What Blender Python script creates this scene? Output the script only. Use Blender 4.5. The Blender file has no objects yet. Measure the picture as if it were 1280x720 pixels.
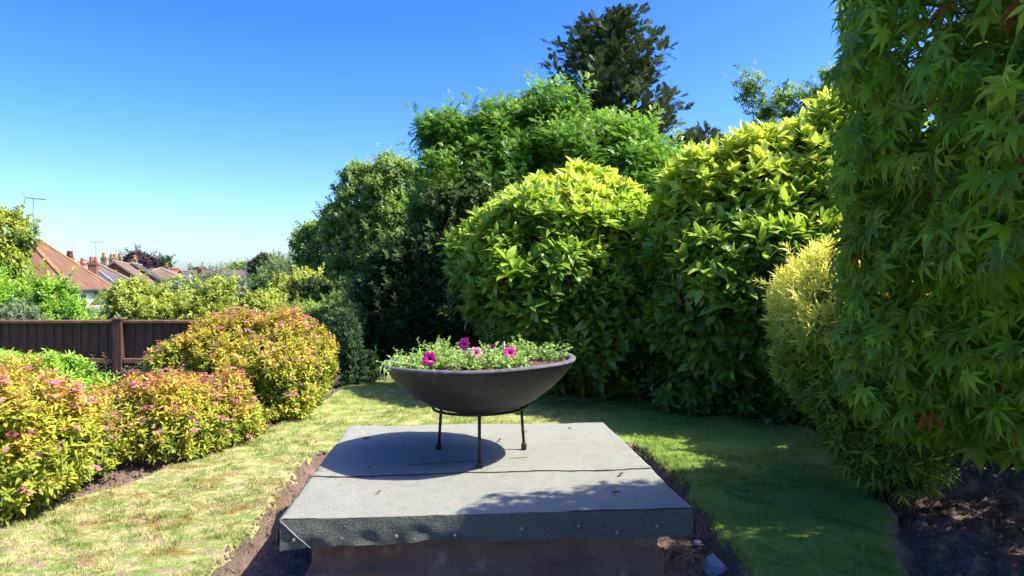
import bpy, math, random
import numpy as np
R = math.radians
S = bpy.context.scene
COL = S.collection

# ------------------------------------------------------------------ camera, world, sun, exposure
F = 850 / 1280.0                       # focal length as a share of the picture's width
CAMZ = 1.3
cam = bpy.data.objects.new('camera', bpy.data.cameras.new('camera'))
COL.objects.link(cam)
cam.data.sensor_width = 36; cam.data.lens = 36 * F
cam.location = (0, 0, CAMZ)
cam.rotation_euler = (R(90 - 0.34), 0, 0)
cam.data.clip_start = .05; cam.data.clip_end = 3000
S.camera = cam

SUN_V = np.array([0.72, -0.12, 1.0]); SUN_V /= np.linalg.norm(SUN_V)     # towards the sun
ELEV = math.asin(SUN_V[2]); AZ = math.atan2(SUN_V[0], SUN_V[1])          # azimuth from +Y, clockwise
w = bpy.data.worlds.new('World'); S.world = w; w.use_nodes = True
nt = w.node_tree; bg = nt.nodes['Background']
sky = nt.nodes.new('ShaderNodeTexSky'); sky.sky_type = 'NISHITA'; sky.sun_disc = False
sky.sun_elevation = ELEV; sky.sun_rotation = AZ
sky.altitude = 0; sky.air_density = 1.0; sky.dust_density = 1.5; sky.ozone_density = 3.0
hs = nt.nodes.new('ShaderNodeHueSaturation'); hs.inputs['Saturation'].default_value = 1.18
hs.inputs['Hue'].default_value = .509
def vm(op, a, b):        # the camera's contrast curve on the clear sky, same for every ray
    x = nt.nodes.new('ShaderNodeVectorMath'); x.operation = op; nt.links.new(a, x.inputs[0])
    if op == 'SCALE': x.inputs['Scale'].default_value = b
    return x.outputs[0]
SK = 1.9; gm = nt.nodes.new('ShaderNodeGamma'); gm.inputs['Gamma'].default_value = 1.35
nt.links.new(vm('SCALE', sky.outputs[0], 1 / SK), gm.inputs['Color'])
tn = nt.nodes.new('ShaderNodeVectorMath'); tn.operation = 'MULTIPLY'; tn.inputs[1].default_value = (.89, .94, 1.07)
nt.links.new(vm('SCALE', gm.outputs[0], SK), tn.inputs[0]); nt.links.new(tn.outputs[0], hs.inputs['Color']); nt.links.new(hs.outputs[0], bg.inputs['Color'])
bg.inputs['Strength'].default_value = .11
sl = bpy.data.lights.new('sun', 'SUN'); sl.energy = 5.0; sl.angle = R(.53); sl.color = (1, .94, .83)
so = bpy.data.objects.new('sun', sl); COL.objects.link(so)
so.rotation_euler = (0, 0, 0)
from mathutils import Vector, Matrix, Quaternion
so.rotation_euler = Vector(SUN_V).to_track_quat('Z', 'Y').to_euler()
so.location = (6, -3, 12)
S.view_settings.view_transform = 'Standard'; S.view_settings.look = 'None'
S.view_settings.exposure = 1.1; S.view_settings.gamma = 1
S.cycles.max_bounces = 6; S.cycles.diffuse_bounces = 3; S.cycles.glossy_bounces = 2
S.cycles.transmission_bounces = 3; S.cycles.transparent_max_bounces = 4
S.cycles.use_denoising = True
S.cycles.caustics_reflective = False; S.cycles.caustics_refractive = False

# ------------------------------------------------------------------ helpers
def pt(px, py, Y):
    """a place seen at this spot of the photograph, Y metres away"""
    return np.array([(px - 640) / 850 * Y, Y, CAMZ + (355 - py) / 850 * Y])

def smooth(a, b, x):
    t = np.clip((x - a) / (b - a), 0, 1); return t * t * (3 - 2 * t)

_ns = np.random.RandomState(5)
_nd = _ns.normal(size=(24, 3)); _np = _ns.uniform(0, 6.28, 24)
def noise(p, f=1.0, k=8, o=0):
    s = 0
    for i in range(k):
        j = (i + o) % 24
        s = s + np.sin(p @ (_nd[j] * f * (1 + .25 * i)) + _np[j])
    return s / math.sqrt(k)

def tag(o, label=None, cat=None, group=None, kind=None):
    if label: o['label'] = label
    if cat: o['category'] = cat
    if group: o['group'] = group
    if kind: o['kind'] = kind
    return o

def thing(name, label, cat, loc=(0, 0, 0), rz=0, group=None):
    o = bpy.data.objects.new(name, None); COL.objects.link(o)
    o.empty_display_size = .1
    o.location = [float(v) for v in loc]; o.rotation_euler = (0, 0, rz)
    return tag(o, label, cat, group)

def link(name, me, mat, parent=None, local=False):
    """parented meshes are written in world coordinates unless local"""
    o = bpy.data.objects.new(name, me); COL.objects.link(o)
    if mat: me.materials.append(mat)
    if parent is not None:
        o.parent = parent
        if not local:
            m = Matrix.Identity(4); q = parent
            while q is not None:
                m = Matrix.LocRotScale(q.location, q.rotation_euler, q.scale) @ m if q.parent is None else \
                    (q.matrix_parent_inverse @ Matrix.LocRotScale(q.location, q.rotation_euler, q.scale)) @ m
                q = q.parent
            o.matrix_parent_inverse = m.inverted()
    return o

def npmesh(name, V, Fc, attrs=None, smoothf=False):
    V = np.asarray(V, np.float32); Fc = np.asarray(Fc, np.int32)
    me = bpy.data.meshes.new(name); n, k = Fc.shape
    me.vertices.add(len(V)); me.vertices.foreach_set('co', V.ravel())
    me.loops.add(n * k); me.loops.foreach_set('vertex_index', Fc.ravel())
    me.polygons.add(n); me.polygons.foreach_set('loop_start', np.arange(0, n * k, k, dtype=np.int32))
    me.polygons.foreach_set('loop_total', np.full(n, k, np.int32))
    if smoothf: me.polygons.foreach_set('use_smooth', np.ones(n, bool))
    me.update(calc_edges=True)
    for a, v in (attrs or {}).items():
        at = me.attributes.new(a, 'FLOAT', 'POINT'); at.data.foreach_set('value', np.asarray(v, np.float32))
    return me

class MB:
    """collects shapes for one mesh"""
    def __init__(s): s.v = []; s.f = []
    def add(s, V, Fs):
        b = len(s.v); s.v += [tuple(float(c) for c in p) for p in V]; s.f += [tuple(b + i for i in f) for f in Fs]; return s
    def box(s, c, d, rz=0, bev=0):
        c = np.array(c, float); hx, hy, hz = np.array(d, float) / 2
        b = min(bev, hx * .9, hy * .9, hz * .9)
        ca, sa = math.cos(rz), math.sin(rz)
        def T(P): return [(c[0] + x * ca - y * sa, c[1] + x * sa + y * ca, c[2] + z) for x, y, z in P]
        if b <= 0:
            P = [(x, y, z) for z in (-hz, hz) for x, y in ((-hx, -hy), (hx, -hy), (hx, hy), (-hx, hy))]
            return s.add(T(P), [(3, 2, 1, 0), (4, 5, 6, 7), (0, 1, 5, 4), (1, 2, 6, 5), (2, 3, 7, 6), (3, 0, 4, 7)])
        P = []; 
        rings = [(-hz, b), (-hz + b, 0), (hz - b, 0), (hz, b)]
        for z, i in rings:
            x, y = hx - i, hy - i; q = b if i == 0 else 0.0
            if i == 0: P += [(-x + q, -y, z), (x - q, -y, z), (x, -y + q, z), (x, y - q, z), (x - q, y, z), (-x + q, y, z), (-x, y - q, z), (-x, -y + q, z)]
            else: P += [(-x, -y, z), (x, -y, z), (x, -y, z), (x, y, z), (x, y, z), (-x, y, z), (-x, y, z), (-x, -y, z)]
        Fs = []
        for r in range(3):
            for i in range(8):
                j = (i + 1) % 8; Fs.append((r * 8 + i, r * 8 + j, r * 8 + 8 + j, r * 8 + 8 + i))
        Fs.append(tuple(range(7, -1, -1))); Fs.append(tuple(range(24, 32)))
        return s.add(T(P), Fs)
    def tube(s, pts, rad, n=8, cap=True):
        pts = [Vector([float(c) for c in p]) for p in pts]; rad = rad if hasattr(rad, '__len__') else [rad] * len(pts)
        P = []; Fs = []; up = None
        for i, p in enumerate(pts):
            d = (pts[min(i + 1, len(pts) - 1)] - pts[max(i - 1, 0)]).normalized()
            if up is None: up = d.orthogonal().normalized()
            up = (up - d * up.dot(d)).normalized(); sd = d.cross(up)
            for k in range(n):
                a = 2 * math.pi * k / n; P.append(p + (up * math.cos(a) + sd * math.sin(a)) * rad[i])
        for i in range(len(pts) - 1):
            for k in range(n):
                j = (k + 1) % n; Fs.append((i * n + k, i * n + j, i * n + n + j, i * n + n + k))
        if cap: Fs.append(tuple(range(n - 1, -1, -1))); Fs.append(tuple(range((len(pts) - 1) * n, len(pts) * n)))
        return s.add(P, Fs)
    def lathe(s, prof, c=(0, 0, 0), n=64, close=False):
        P = [(c[0] + r * math.cos(2 * math.pi * k / n), c[1] + r * math.sin(2 * math.pi * k / n), c[2] + z) for r, z in prof for k in range(n)]
        m = len(prof); Fs = []
        for i in range(m if close else m - 1):
            i2 = (i + 1) % m
            for k in range(n):
                j = (k + 1) % n; Fs.append((i * n + k, i * n + j, i2 * n + j, i2 * n + k))
        return s.add(P, Fs)
    def build(s, name, mat, parent=None, smoothf=False, local=False):
        me = bpy.data.meshes.new(name); me.from_pydata(s.v, [], s.f); me.update()
        if smoothf: me.polygons.foreach_set('use_smooth', [True] * len(me.polygons))
        return link(name, me, mat, parent, local)

# ------------------------------------------------------------------ materials
class NT:
    def __init__(s, name):
        s.m = bpy.data.materials.new(name); s.m.use_nodes = True; s.t = s.m.node_tree
        s.p = s.t.nodes['Principled BSDF']; s.out = s.t.nodes['Material Output']
    def n(s, typ, **kw):
        x = s.t.nodes.new(typ)
        for k, v in kw.items(): setattr(x, k, v)
        return x
    def l(s, a, b): s.t.links.new(a, b)
    def coord(s, scale=1.0):
        c = s.n('ShaderNodeTexCoord'); mp = s.n('ShaderNodeMapping')
        mp.inputs['Scale'].default_value = (scale,) * 3 if not hasattr(scale, '__len__') else scale
        s.l(c.outputs['Object'], mp.inputs[0]); return mp.outputs[0]
    def noise(s, vec, scale, detail=6, rough=.6, lo=.3, hi=.7, dist=0):
        x = s.n('ShaderNodeTexNoise'); x.inputs['Scale'].default_value = scale; x.inputs['Detail'].default_value = detail
        x.inputs['Roughness'].default_value = rough; x.inputs['Distortion'].default_value = dist
        s.l(vec, x.inputs['Vector'])
        r = s.n('ShaderNodeMapRange'); r.inputs['From Min'].default_value = lo; r.inputs['From Max'].default_value = hi
        s.l(x.outputs['Fac'], r.inputs['Value']); return r.outputs[0]
    def ramp(s, fac, stops):
        r = s.n('ShaderNodeValToRGB'); e = r.color_ramp.elements
        while len(e) < len(stops): e.new(.5)
        for i, (p, c) in enumerate(stops): e[i].position = p; e[i].color = (*c, 1)
        s.l(fac, r.inputs[0]); return r.outputs[0]
    def mix(s, fac, a, b, mode='MIX'):
        x = s.n('ShaderNodeMix', data_type='RGBA', blend_type=mode)
        if hasattr(fac, 'links'): s.l(fac, x.inputs[0])
        else: x.inputs[0].default_value = fac
        for v, i in ((a, 6), (b, 7)):
            if hasattr(v, 'links'): s.l(v, x.inputs[i])
            else: x.inputs[i].default_value = (*v, 1)
        return x.outputs[2]
    def math(s, op, a, b=None, clamp=False):
        x = s.n('ShaderNodeMath', operation=op, use_clamp=clamp)
        for v, i in ((a, 0), (b, 1)):
            if v is None: continue
            if hasattr(v, 'links'): s.l(v, x.inputs[i])
            else: x.inputs[i].default_value = v
        return x.outputs[0]
    def bump(s, h, strength=.5, dist=.01):
        b = s.n('ShaderNodeBump'); b.inputs['Strength'].default_value = strength; b.inputs['Distance'].default_value = dist
        s.l(h, b.inputs['Height']); s.l(b.outputs[0], s.p.inputs['Normal']); return b
    def done(s, col=None, rough=.7, spec=.3, metal=0):
        if col is not None:
            if hasattr(col, 'links'): s.l(col, s.p.inputs['Base Color'])
            else: s.p.inputs['Base Color'].default_value = (*col, 1)
        if hasattr(rough, 'links'): s.l(rough, s.p.inputs['Roughness'])
        else: s.p.inputs['Roughness'].default_value = rough
        s.p.inputs['Specular IOR Level'].default_value = spec; s.p.inputs['Metallic'].default_value = metal
        return s.m

def plain(name, col, rough=.7, var=.25, scale=6, spec=.3, bump=0, metal=0):
    m = NT(name); v = m.coord()
    f = m.noise(v, scale)
    c = m.mix(f, tuple(x * (1 - var) for x in col), tuple(min(1, x * (1 + var)) for x in col))
    if bump: m.bump(m.noise(v, scale * 8), bump)
    return m.done(c, rough, spec, metal)

def leafmat(name, stops, rough=.45, trans=.35, spec=.4, var=.5, hue=.03, patch=None):
    m = NT(name)
    tip = m.n('ShaderNodeAttribute', attribute_name='tip').outputs['Fac']
    tint = m.n('ShaderNodeAttribute', attribute_name='tint').outputs['Fac']
    t = m.math('ADD', tip, m.math('MULTIPLY', m.math('SUBTRACT', tint, .5), var), True)
    c = m.ramp(t, stops)
    h = m.n('ShaderNodeHueSaturation')
    t2 = m.math('FRACT', m.math('MULTIPLY', tint, 7.31))
    m.l(m.math('ADD', .5 - hue / 2, m.math('MULTIPLY', t2, hue)), h.inputs['Hue'])
    t3 = m.math('FRACT', m.math('MULTIPLY', tint, 13.7))
    m.l(m.math('ADD', .75, m.math('MULTIPLY', t3, .5)), h.inputs['Value'])
    m.l(c, h.inputs['Color']); c = h.outputs[0]
    if patch:       # some leaves scorched or dead
        sel = m.math('GREATER_THAN', m.math('FRACT', m.math('MULTIPLY', tint, 3.77)), 1 - patch[0])
        c = m.mix(sel, c, patch[1])
    m.done(c, rough, spec)
    tr = m.n('ShaderNodeBsdfTranslucent'); g = m.mix(1.0, c, (1.0, 1.0, .45), 'MULTIPLY')
    br = m.n('ShaderNodeBrightContrast'); br.inputs['Bright'].default_value = .03; m.l(g, br.inputs[0]); m.l(br.outputs[0], tr.inputs[0])
    mx = m.n('ShaderNodeMixShader'); mx.inputs[0].default_value = trans
    m.l(m.p.outputs[0], mx.inputs[1]); m.l(tr.outputs[0], mx.inputs[2]); m.l(mx.outputs[0], m.out.inputs[0])
    return m.m

def bark(name, col):
    return plain(name, col, .9, .5, 14, .2, .6)

# ------------------------------------------------------------------ leaf templates (x along, y across, z up), triangles
def t_blade(wd=.19, droop=.12, fold=.05, rows=(0, .22, .5, .78, 1), prof=(0.03, .8, 1, .62, 0)):
    V = []; Fs = []
    for x, p in zip(rows, prof):
        z = -droop * x * x
        V += [(x, -wd * p, z + fold * p), (x, 0, z), (x, wd * p, z + fold * p)]
    for i in range(len(rows) - 1):
        a = i * 3
        for k in (0, 1):
            Fs += [(a + k, a + 3 + k, a + 4 + k), (a + k, a + 4 + k, a + 1 + k)]
    return np.array(V), np.array(Fs)
def t_quad(wd=.28, droop=.1):
    return np.array([(0, 0, 0), (.5, -wd, .05), (.5, wd, .05), (1, 0, -droop), (.5, 0, -.02)]), np.array([(0, 1, 4), (0, 4, 2), (1, 3, 4), (4, 3, 2)])
def t_maple(seed=0, lobes=7):
    r = np.random.RandomState(seed); V = [(0, 0, 0)]; Fs = []
    angs = np.linspace(-125, 125, lobes) if lobes == 7 else np.linspace(-105, 105, lobes)
    L = 1 - .42 * (np.abs(angs) / 125) ** 1.3
    for a, l in zip(angs, L):
        a = R(a + r.uniform(-5, 5)); l = l * r.uniform(.9, 1.08)
        d = np.array([math.cos(a), math.sin(a)]); n = np.array([-d[1], d[0]])
        b = len(V)
        for s_, w_ in ((.25, .12), (.44, .17), (.53, .115), (.67, .105), (.79, .045)):
            for sg in (-1, 1):
                jag = 1.35 if s_ in (.42, .68) else .85
                q = d * s_ * l + n * sg * w_ * l * jag; V.append((q[0], q[1], -.38 * (s_ * l) ** 2 + .04))
            q = d * s_ * l; V.append((q[0], q[1], -.38 * (s_ * l) ** 2))
        q = d * l; V.append((q[0], q[1], -.42 * l * l))
        # rows of (left, right, mid)
        Fs += [(0, b, b + 2), (0, b + 2, b + 1)]
        for i in range(4):
            p = b + i * 3; q = p + 3
            Fs += [(p, q, q + 2), (p, q + 2, p + 2), (p + 2, q + 2, q + 1), (p + 2, q + 1, p + 1)]
        p = b + 12; Fs += [(p, b + 15, p + 2), (p + 2, b + 15, p + 1)]
    V = np.array(V); V[:, 0] += .15
    return V, np.array(Fs)
def t_pinnate(n=4, seed=0):
    r = np.random.RandomState(seed); V = [(0, 0, 0), (.9, .012, -.1), (.9, -.012, -.1)]; Fs = [(0, 1, 2)]
    def leaflet(x, ang, l):
        a = R(ang); d = np.array([math.cos(a), math.sin(a), -.25]); nn = np.array([-math.sin(a), math.cos(a), .15]); o = np.array([x, 0, -.12 * x * x])
        b = len(V); V.extend([tuple(o), tuple(o + d * l * .5 + nn * l * .2), tuple(o + d * l * .5 - nn * l * .2), tuple(o + d * l)])
        Fs.extend([(b, b + 2, b + 3), (b, b + 3, b + 1)])
    for i in range(n):
        x = .25 + .65 * i / (n - 1)
        for sg in (-1, 1): leaflet(x, sg * (58 + r.uniform(-12, 12)), .36)
    leaflet(.9, 0, .38)
    return np.array(V), np.array(Fs)
def t_spray(n=6, seed=0, wd=.06):
    r = np.random.RandomState(seed); V = []; Fs = []
    def sliver(o, a, l, w_, dz):
        d = np.array([math.cos(a), math.sin(a), dz]); nn = np.array([-math.sin(a), math.cos(a), 0])
        b = len(V); V.extend([tuple(o - nn * w_ * .5), tuple(o + nn * w_ * .5), tuple(o + d * l * .6 + nn * w_), tuple(o + d * l), tuple(o + d * l * .6 - nn * w_)])
        Fs.extend([(b, b + 1, b + 2), (b, b + 2, b + 3), (b, b + 3, b + 4)])
    sliver(np.zeros(3), 0, 1, wd, -.08)
    for i in range(n):
        x = .12 + .7 * i / n
        for sg in (-1, 1): sliver(np.array([x, 0, -.05 * x]), sg * R(r.uniform(30, 55)), .42 * (1.15 - x), wd * .8, r.uniform(-.25, .3))
    return np.array(V), np.array(Fs)
def t_posy(seed=0):
    """flat-topped cluster of tiny flowers"""
    r = np.random.RandomState(seed); V = []; Fs = []
    for i in range(11):
        a = r.uniform(0, 6.28); q = r.uniform(0, 1) ** .5 * .8; c = np.array([.25 - .25 * q * q, q * math.cos(a), q * math.sin(a)])
        b = len(V); s_ = .26
        for k in range(5):
            t = k * 1.2566 + a; V.append((c[0] + r.uniform(-.05, .05), c[1] + s_ * math.cos(t), c[2] + s_ * math.sin(t)))
        V.append((c[0] + .14, c[1], c[2]))
        for k in range(5): Fs.append((b + k, b + (k + 1) % 5, b + 5))
    return np.array(V), np.array(Fs)

def norm(a): return a / np.maximum(np.linalg.norm(a, axis=-1, keepdims=True), 1e-9)

def scatter(T, pos, ax, nr, sc, tip, rng, roll=0):
    """one mesh worth of leaves. T a list of templates"""
    N = len(pos); ax = norm(ax); nr = nr - ax * np.sum(nr * ax, 1, keepdims=True); nr = norm(nr); sd = np.cross(nr, ax)
    which = rng.randint(0, len(T), N); tint = rng.uniform(0, 1, N)
    VV = []; FF = []; A = []; B = []; base = 0
    for i, (tv, tf) in enumerate(T):
        m = which == i; k = m.sum()
        if not k: continue
        wy = rng.uniform(.8, 1.2, k); 
        P = pos[m][:, None] + (ax[m][:, None] * tv[None, :, 0:1] + sd[m][:, None] * (tv[None, :, 1] * wy[:, None])[..., None]
             + nr[m][:, None] * (tv[None, :, 2] * rng.uniform(.4, 1.8, k)[:, None])[..., None]) * sc[m][:, None, None]
        FF.append((tf[None] + (np.arange(k) * len(tv))[:, None, None] + base).reshape(-1, 3)); base += k * len(tv)
        VV.append(P.reshape(-1, 3)); A.append(np.repeat(tint[m], len(tv))); B.append(np.repeat(tip[m], len(tv)))
    return np.concatenate(VV), np.concatenate(FF), np.concatenate(A), np.concatenate(B)

def foliage(name, parent, mat, T, pos, ax, nr, sc, tip, rng, kind=None):
    V, Fc, a, b = scatter(T, pos, ax, nr, sc, tip, rng)
    o = link(name, npmesh(name, V, Fc, {'tint': a, 'tip': b}), mat, parent)
    if kind: o['kind'] = kind
    return o

def lobed(main, n, rr, rng, up=.1):
    """add n smaller lobes over the surface of the main ellipsoids"""
    out = [tuple(m) for m in main]
    for i in range(n):
        c = main[rng.randint(len(main))]; d = norm(rng.normal(size=3) + np.array([0, 0, up])); s = rng.uniform(*rr)
        r0 = np.array(c[3:6]); p = np.array(c[:3]) + d * (r0 - s * rng.uniform(.1, .7))
        out.append((*p, s, s, s * rng.uniform(.7, 1)))
    return out

def shell(blobs, dens, rng, jit=.12, amp=.05, nf=3.0, zmin=None, back=.5, inner=.82):
    """points and outward directions over a union of ellipsoids; density per square metre"""
    P = []; N_ = []
    B = np.array(blobs, float)
    for i, b in enumerate(B):
        c, r = b[:3], b[3:6]; ar = 4 * math.pi * ((r[0] * r[1]) ** 1.6 / 3 + (r[0] * r[2]) ** 1.6 / 3 + (r[1] * r[2]) ** 1.6 / 3) ** (1 / 1.6)
        n = int(ar * dens); 
        if n < 1: continue
        d = norm(rng.normal(size=(n, 3))); g = norm(d / r)
        k = 1 - np.abs(rng.normal(size=n)) * jit / r.mean() + amp * noise(c + d * r, nf)
        p = c + d * r * k[:, None]
        keep = np.ones(n, bool)
        for j, q in enumerate(B):
            if j != i:
                keep &= np.sum(((p - q[:3]) / q[3:6]) ** 2, 1) > inner ** 2
        tc = norm(np.array([0, 0, CAMZ]) - p)
        keep &= (np.sum(tc * g, 1) > -.25) | (rng.uniform(size=n) < back)
        if zmin is not None: keep &= p[:, 2] > zmin
        P.append(p[keep]); N_.append(g[keep])
    return np.concatenate(P), np.concatenate(N_)

def shoots(P, D, nl, L, size, rng, ang=(35, 75), szj=.25, tipf=None, tipr=.0, face=(0, 0, 1), facew=.5):
    """nl leaves spiralled along a shoot of length L at each point; returns leaf arrays"""
    N = len(P); D = norm(D); o = norm(np.cross(D, rng.normal(size=(N, 3)))); o2 = np.cross(D, o)
    pos = []; ax = []; nr = []; sc = []; tp = []
    ph = rng.uniform(0, 6.28, N); tl = tipf if tipf is not None else np.zeros(N)
    for k in range(nl):
        u = (k + .5) / nl; a = ph + k * 2.4 + rng.uniform(-.3, .3, N)
        th = np.radians(ang[1] + (ang[0] - ang[1]) * u + rng.uniform(-12, 12, N))[:, None]
        out = o * np.cos(a)[:, None] + o2 * np.sin(a)[:, None]
        d = D * np.cos(th) + out * np.sin(th)
        pos.append(P + D * L * u); ax.append(d)
        nr.append(D * np.sin(th) - out * np.cos(th) + np.array(face) * facew + rng.normal(size=(N, 3)) * .25)
        sc.append(size * (1 - .35 * u) * (1 + rng.uniform(-szj, szj, N))); tp.append(np.clip(tl + tipr * u, 0, 1))
    return np.concatenate(pos), np.concatenate(ax), np.concatenate(nr), np.concatenate(sc), np.concatenate(tp)

def branches(parent, base, blobs, rng, r0, mat, name='trunk', n=8, split=True, bend=.2):
    base = np.array(base, float); mb = MB()
    ends = [np.array(b[:3]) for b in blobs]
    top = np.mean(ends, 0); fork = base + (top - base) * .45
    pts = [base + (fork - base) * t + np.array([math.sin(t * 3) * bend * r0 * 3, 0, 0]) for t in (0, .25, .5, .75, 1)]
    mb.tube([pts[0] - np.array([0, 0, .15])] + pts, [r0 * 1.4, r0 * 1.15, r0, r0 * .9, r0 * .82, r0 * .75], 10)
    tr = mb.build(name, mat, parent, True)
    lb = MB()
    for e in ends[:n]:
        mid = (fork + e) / 2 + rng.normal(size=3) * .08 * np.linalg.norm(e - fork)
        lb.tube([fork - (fork - base) * .05, mid, e], [r0 * .6, r0 * .35, r0 * .12], 7)
        for k in range(4):
            t = rng.uniform(.3, 1); q = fork + (e - fork) * t; L = np.linalg.norm(e - fork) * rng.uniform(.12, .28) * (1.15 - .6 * t)
            d = norm(rng.normal(size=3) + np.array([0, 0, .5])); lb.tube([q, q + d * L * .5, q + d * L + np.array([0, 0, .05 * L])], [r0 * .25, r0 * .15, r0 * .05], 5)
    lb.build('limbs', mat, parent, True)

def stems(parent, base, blobs, rng, n, r0, mat, zk=.7, name='stems'):
    mb = MB(); B = np.array(blobs, float); base = np.array(base, float)
    for i in range(n):
        b = B[rng.randint(len(B))]; e = b[:3] + rng.uniform(-.7, .7, 3) * b[3:6] * zk
        s0 = base + np.array([rng.normal() * r0 * 6, rng.normal() * r0 * 6, -.05]); m = s0 * .45 + e * .55; m[2] = s0[2] * .5 + e[2] * .5
        mb.tube([s0, m, e], [r0, r0 * .7, r0 * .3], 5)
    return mb.build(name, mat, parent, True)

# ------------------------------------------------------------------ the ground
LAWN = np.array([(-3.1, .5), (-2.75, 2.6), (-2.74, 3.44), (-2.74, 3.77), (-2.68, 4.09), (-2.5, 4.51), (-2.3, 5.09), (-2.17, 6.14), (-2.12, 7.6), (-2.15, 8.84),
                 (-2.1, 10.2), (-.9, 10.0), (-.4, 8.75), (.59, 8.3), (1.52, 8.0), (2.25, 7.35), (2.75, 6.5), (2.6, 5.4), (2.45, 4.7), (2.15, 3.88), (1.8, 3.2), (1.62, 2.6), (1.5, .5)])
TRENCH = np.array([(-1.34, 2.0), (-1.345, 3.03), (-1.41, 3.88), (-1.55, 5.2), (-1.25, 5.28), (-.6, 5.05), (.3, 5.08), (.8, 5.4), (1.0, 5.62), (1.12, 4.93), (1.11, 4.2), (1.08, 3.47), (1.1, 3.15), (1.1, 2.0)])
def inpoly(x, y, P):
    ins = np.zeros(x.shape, bool); n = len(P)
    for i in range(n):
        x1, y1 = P[i]; x2, y2 = P[(i + 1) % n]
        c = ((y1 > y) != (y2 > y)); xi = (x2 - x1) * (y - y1) / (y2 - y1 + 1e-12) + x1
        ins ^= c & (x < xi)
    return ins
def polydist(x, y, P):
    d = np.full(x.shape, 1e9); n = len(P)
    for i in range(n):
        a = P[i]; b = P[(i + 1) % n]; e = b - a
        t = np.clip(((x - a[0]) * e[0] + (y - a[1]) * e[1]) / (e @ e), 0, 1)
        d = np.minimum(d, np.hypot(x - a[0] - t * e[0], y - a[1] - t * e[1]))
    return np.where(inpoly(x, y, P), -d, d)
def terrain(x, y):
    """broad fall of the land"""
    return (-.35 * smooth(5.5, 8, y) * smooth(-2.2, -3.4, x) - 4.0 * smooth(8.4, 24, y) * (1 - .75 * smooth(-1.5, 3, x))
            - 1.0 * smooth(24, 120, y) - 3.6 * smooth(-6, -14, x) * smooth(0, 9, y) * (1 - smooth(8.4, 24, y)))
def sdist(x, y):
    p = np.stack([x, y, 0 * x], -1)
    w_ = .02 * noise(p, 7, 6, 3) + .005 * noise(p, 40, 6, 9)
    return polydist(x, y, LAWN) + w_, polydist(x, y, TRENCH) + w_
def height(x, y):
    dl, dt = sdist(x, y); p = np.stack([x, y, 0 * x], -1)
    h = terrain(x, y)
    near = 1 - smooth(10, 14, np.hypot(x, y - 3))
    soil_o = smooth(-.01, .06, dl); soil_t = smooth(.02, -.06, dt)
    h = h + near * (.008 * noise(p, 2.2) + .003 * noise(p, 11))
    h = h - near * soil_o * .05 + near * soil_o * (.018 * noise(p, 17, 8, 4) + .010 * noise(p, 50, 8, 1))
    h = h - soil_t * .11 + soil_t * (.014 * noise(p, 19, 8, 2) + .010 * noise(p, 55, 8, 5))
    return h
def axis(lo, hi, step, far_lo, far_hi, g=1.16):
    a = list(np.arange(lo, hi + 1e-6, step)); s = step; x = lo; L = []
    while x > far_lo: s = min(s * g, 60); x -= s; L.append(x)
    s = step; x = hi; H = []
    while x < far_hi: s = min(s * g, 60); x += s; H.append(x)
    return np.array(L[::-1] + a + H)
xs = axis(-3.6, 3.6, .025, -1500, 1500); ys = axis(1.6, 9.0, .025, -400, 2200)
GX, GY = np.meshgrid(xs, ys); GZ = height(GX, GY)
GV = np.stack([GX, GY, GZ], -1).reshape(-1, 3); nx = len(xs)
i_ = np.arange(len(xs) - 1)[None] + (np.arange(len(ys) - 1) * nx)[:, None]
GF = np.stack([i_, i_ + 1, i_ + nx + 1, i_ + nx], -1).reshape(-1, 4)
cx = GV[GF][:, :, 0].mean(1); cy = GV[GF][:, :, 1].mean(1)
dl, dt = sdist(cx, cy)
is_lawn = (dl < 0) & (dt > 0)
is_bed = ~is_lawn & (((dl < 3.2) & (cy < 10.5) & (cy > 0)) | (dt <= 0))

def lawn_colour(m, blade):
    v = m.coord()
    big = m.noise(v, 1.1, 5, .6, .38, .62); mid = m.noise(v, 7, 7, .75, .44, .57); fine = m.noise(v, 38, 4, .7, .3, .7)
    sep = m.n('ShaderNodeSeparateXYZ'); m.l(v, sep.inputs[0])
    def mr(o, a, b):
        r = m.n('ShaderNodeMapRange'); r.inputs['From Min'].default_value = a; r.inputs['From Max'].default_value = b; m.l(o, r.inputs['Value']); return r.outputs[0]
    lush = m.math('MAXIMUM', mr(sep.outputs[0], .1, 1.1), m.math('MULTIPLY', mr(sep.outputs[1], 4.5, 8.5), .55))
    straw = m.mix(fine, (.44, .36, .14), (.70, .60, .32)); green = m.mix(fine, (.14, .22, .04), (.32, .38, .10))
    moss = m.mix(fine, (.22, .12, .035), (.36, .23, .06)); lushc = m.mix(fine, (.15, .29, .032), (.28, .40, .07))
    c = m.mix(mid, green, straw)
    c = m.mix(m.math('MULTIPLY', big, .35), c, green)
    ms = m.noise(m.coord((1.0, 1.15, 1.0)), 3.4, 6, .72, .54, .62)
    c = m.mix(m.math('MULTIPLY', ms, .55 if blade else .95), c, moss)
    bare = m.noise(m.coord((1.0, 1.2, 1.0)), 6.2, 5, .7, .54, .61)
    if not blade: c = m.mix(bare, c, (.36, .25, .17))
    c = m.mix(lush, c, m.mix(m.math('MULTIPLY', mid, .16), lushc, straw))
    return c
mg = NT('lawn'); c = lawn_colour(mg, False); mg.bump(mg.noise(mg.coord(), 90, 5, .7, .2, .8), .9, .012); lawn_m = mg.done(c, .95, .1)
ms_ = NT('soil'); v = ms_.coord(); f1 = ms_.noise(v, 7, 8, .7); f2 = ms_.noise(v, 60, 5, .7)
c = ms_.mix(f1, (.26, .17, .125), (.48, .35, .27)); c = ms_.mix(ms_.math('MULTIPLY', f2, .5), c, (.12, .07, .05))
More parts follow.
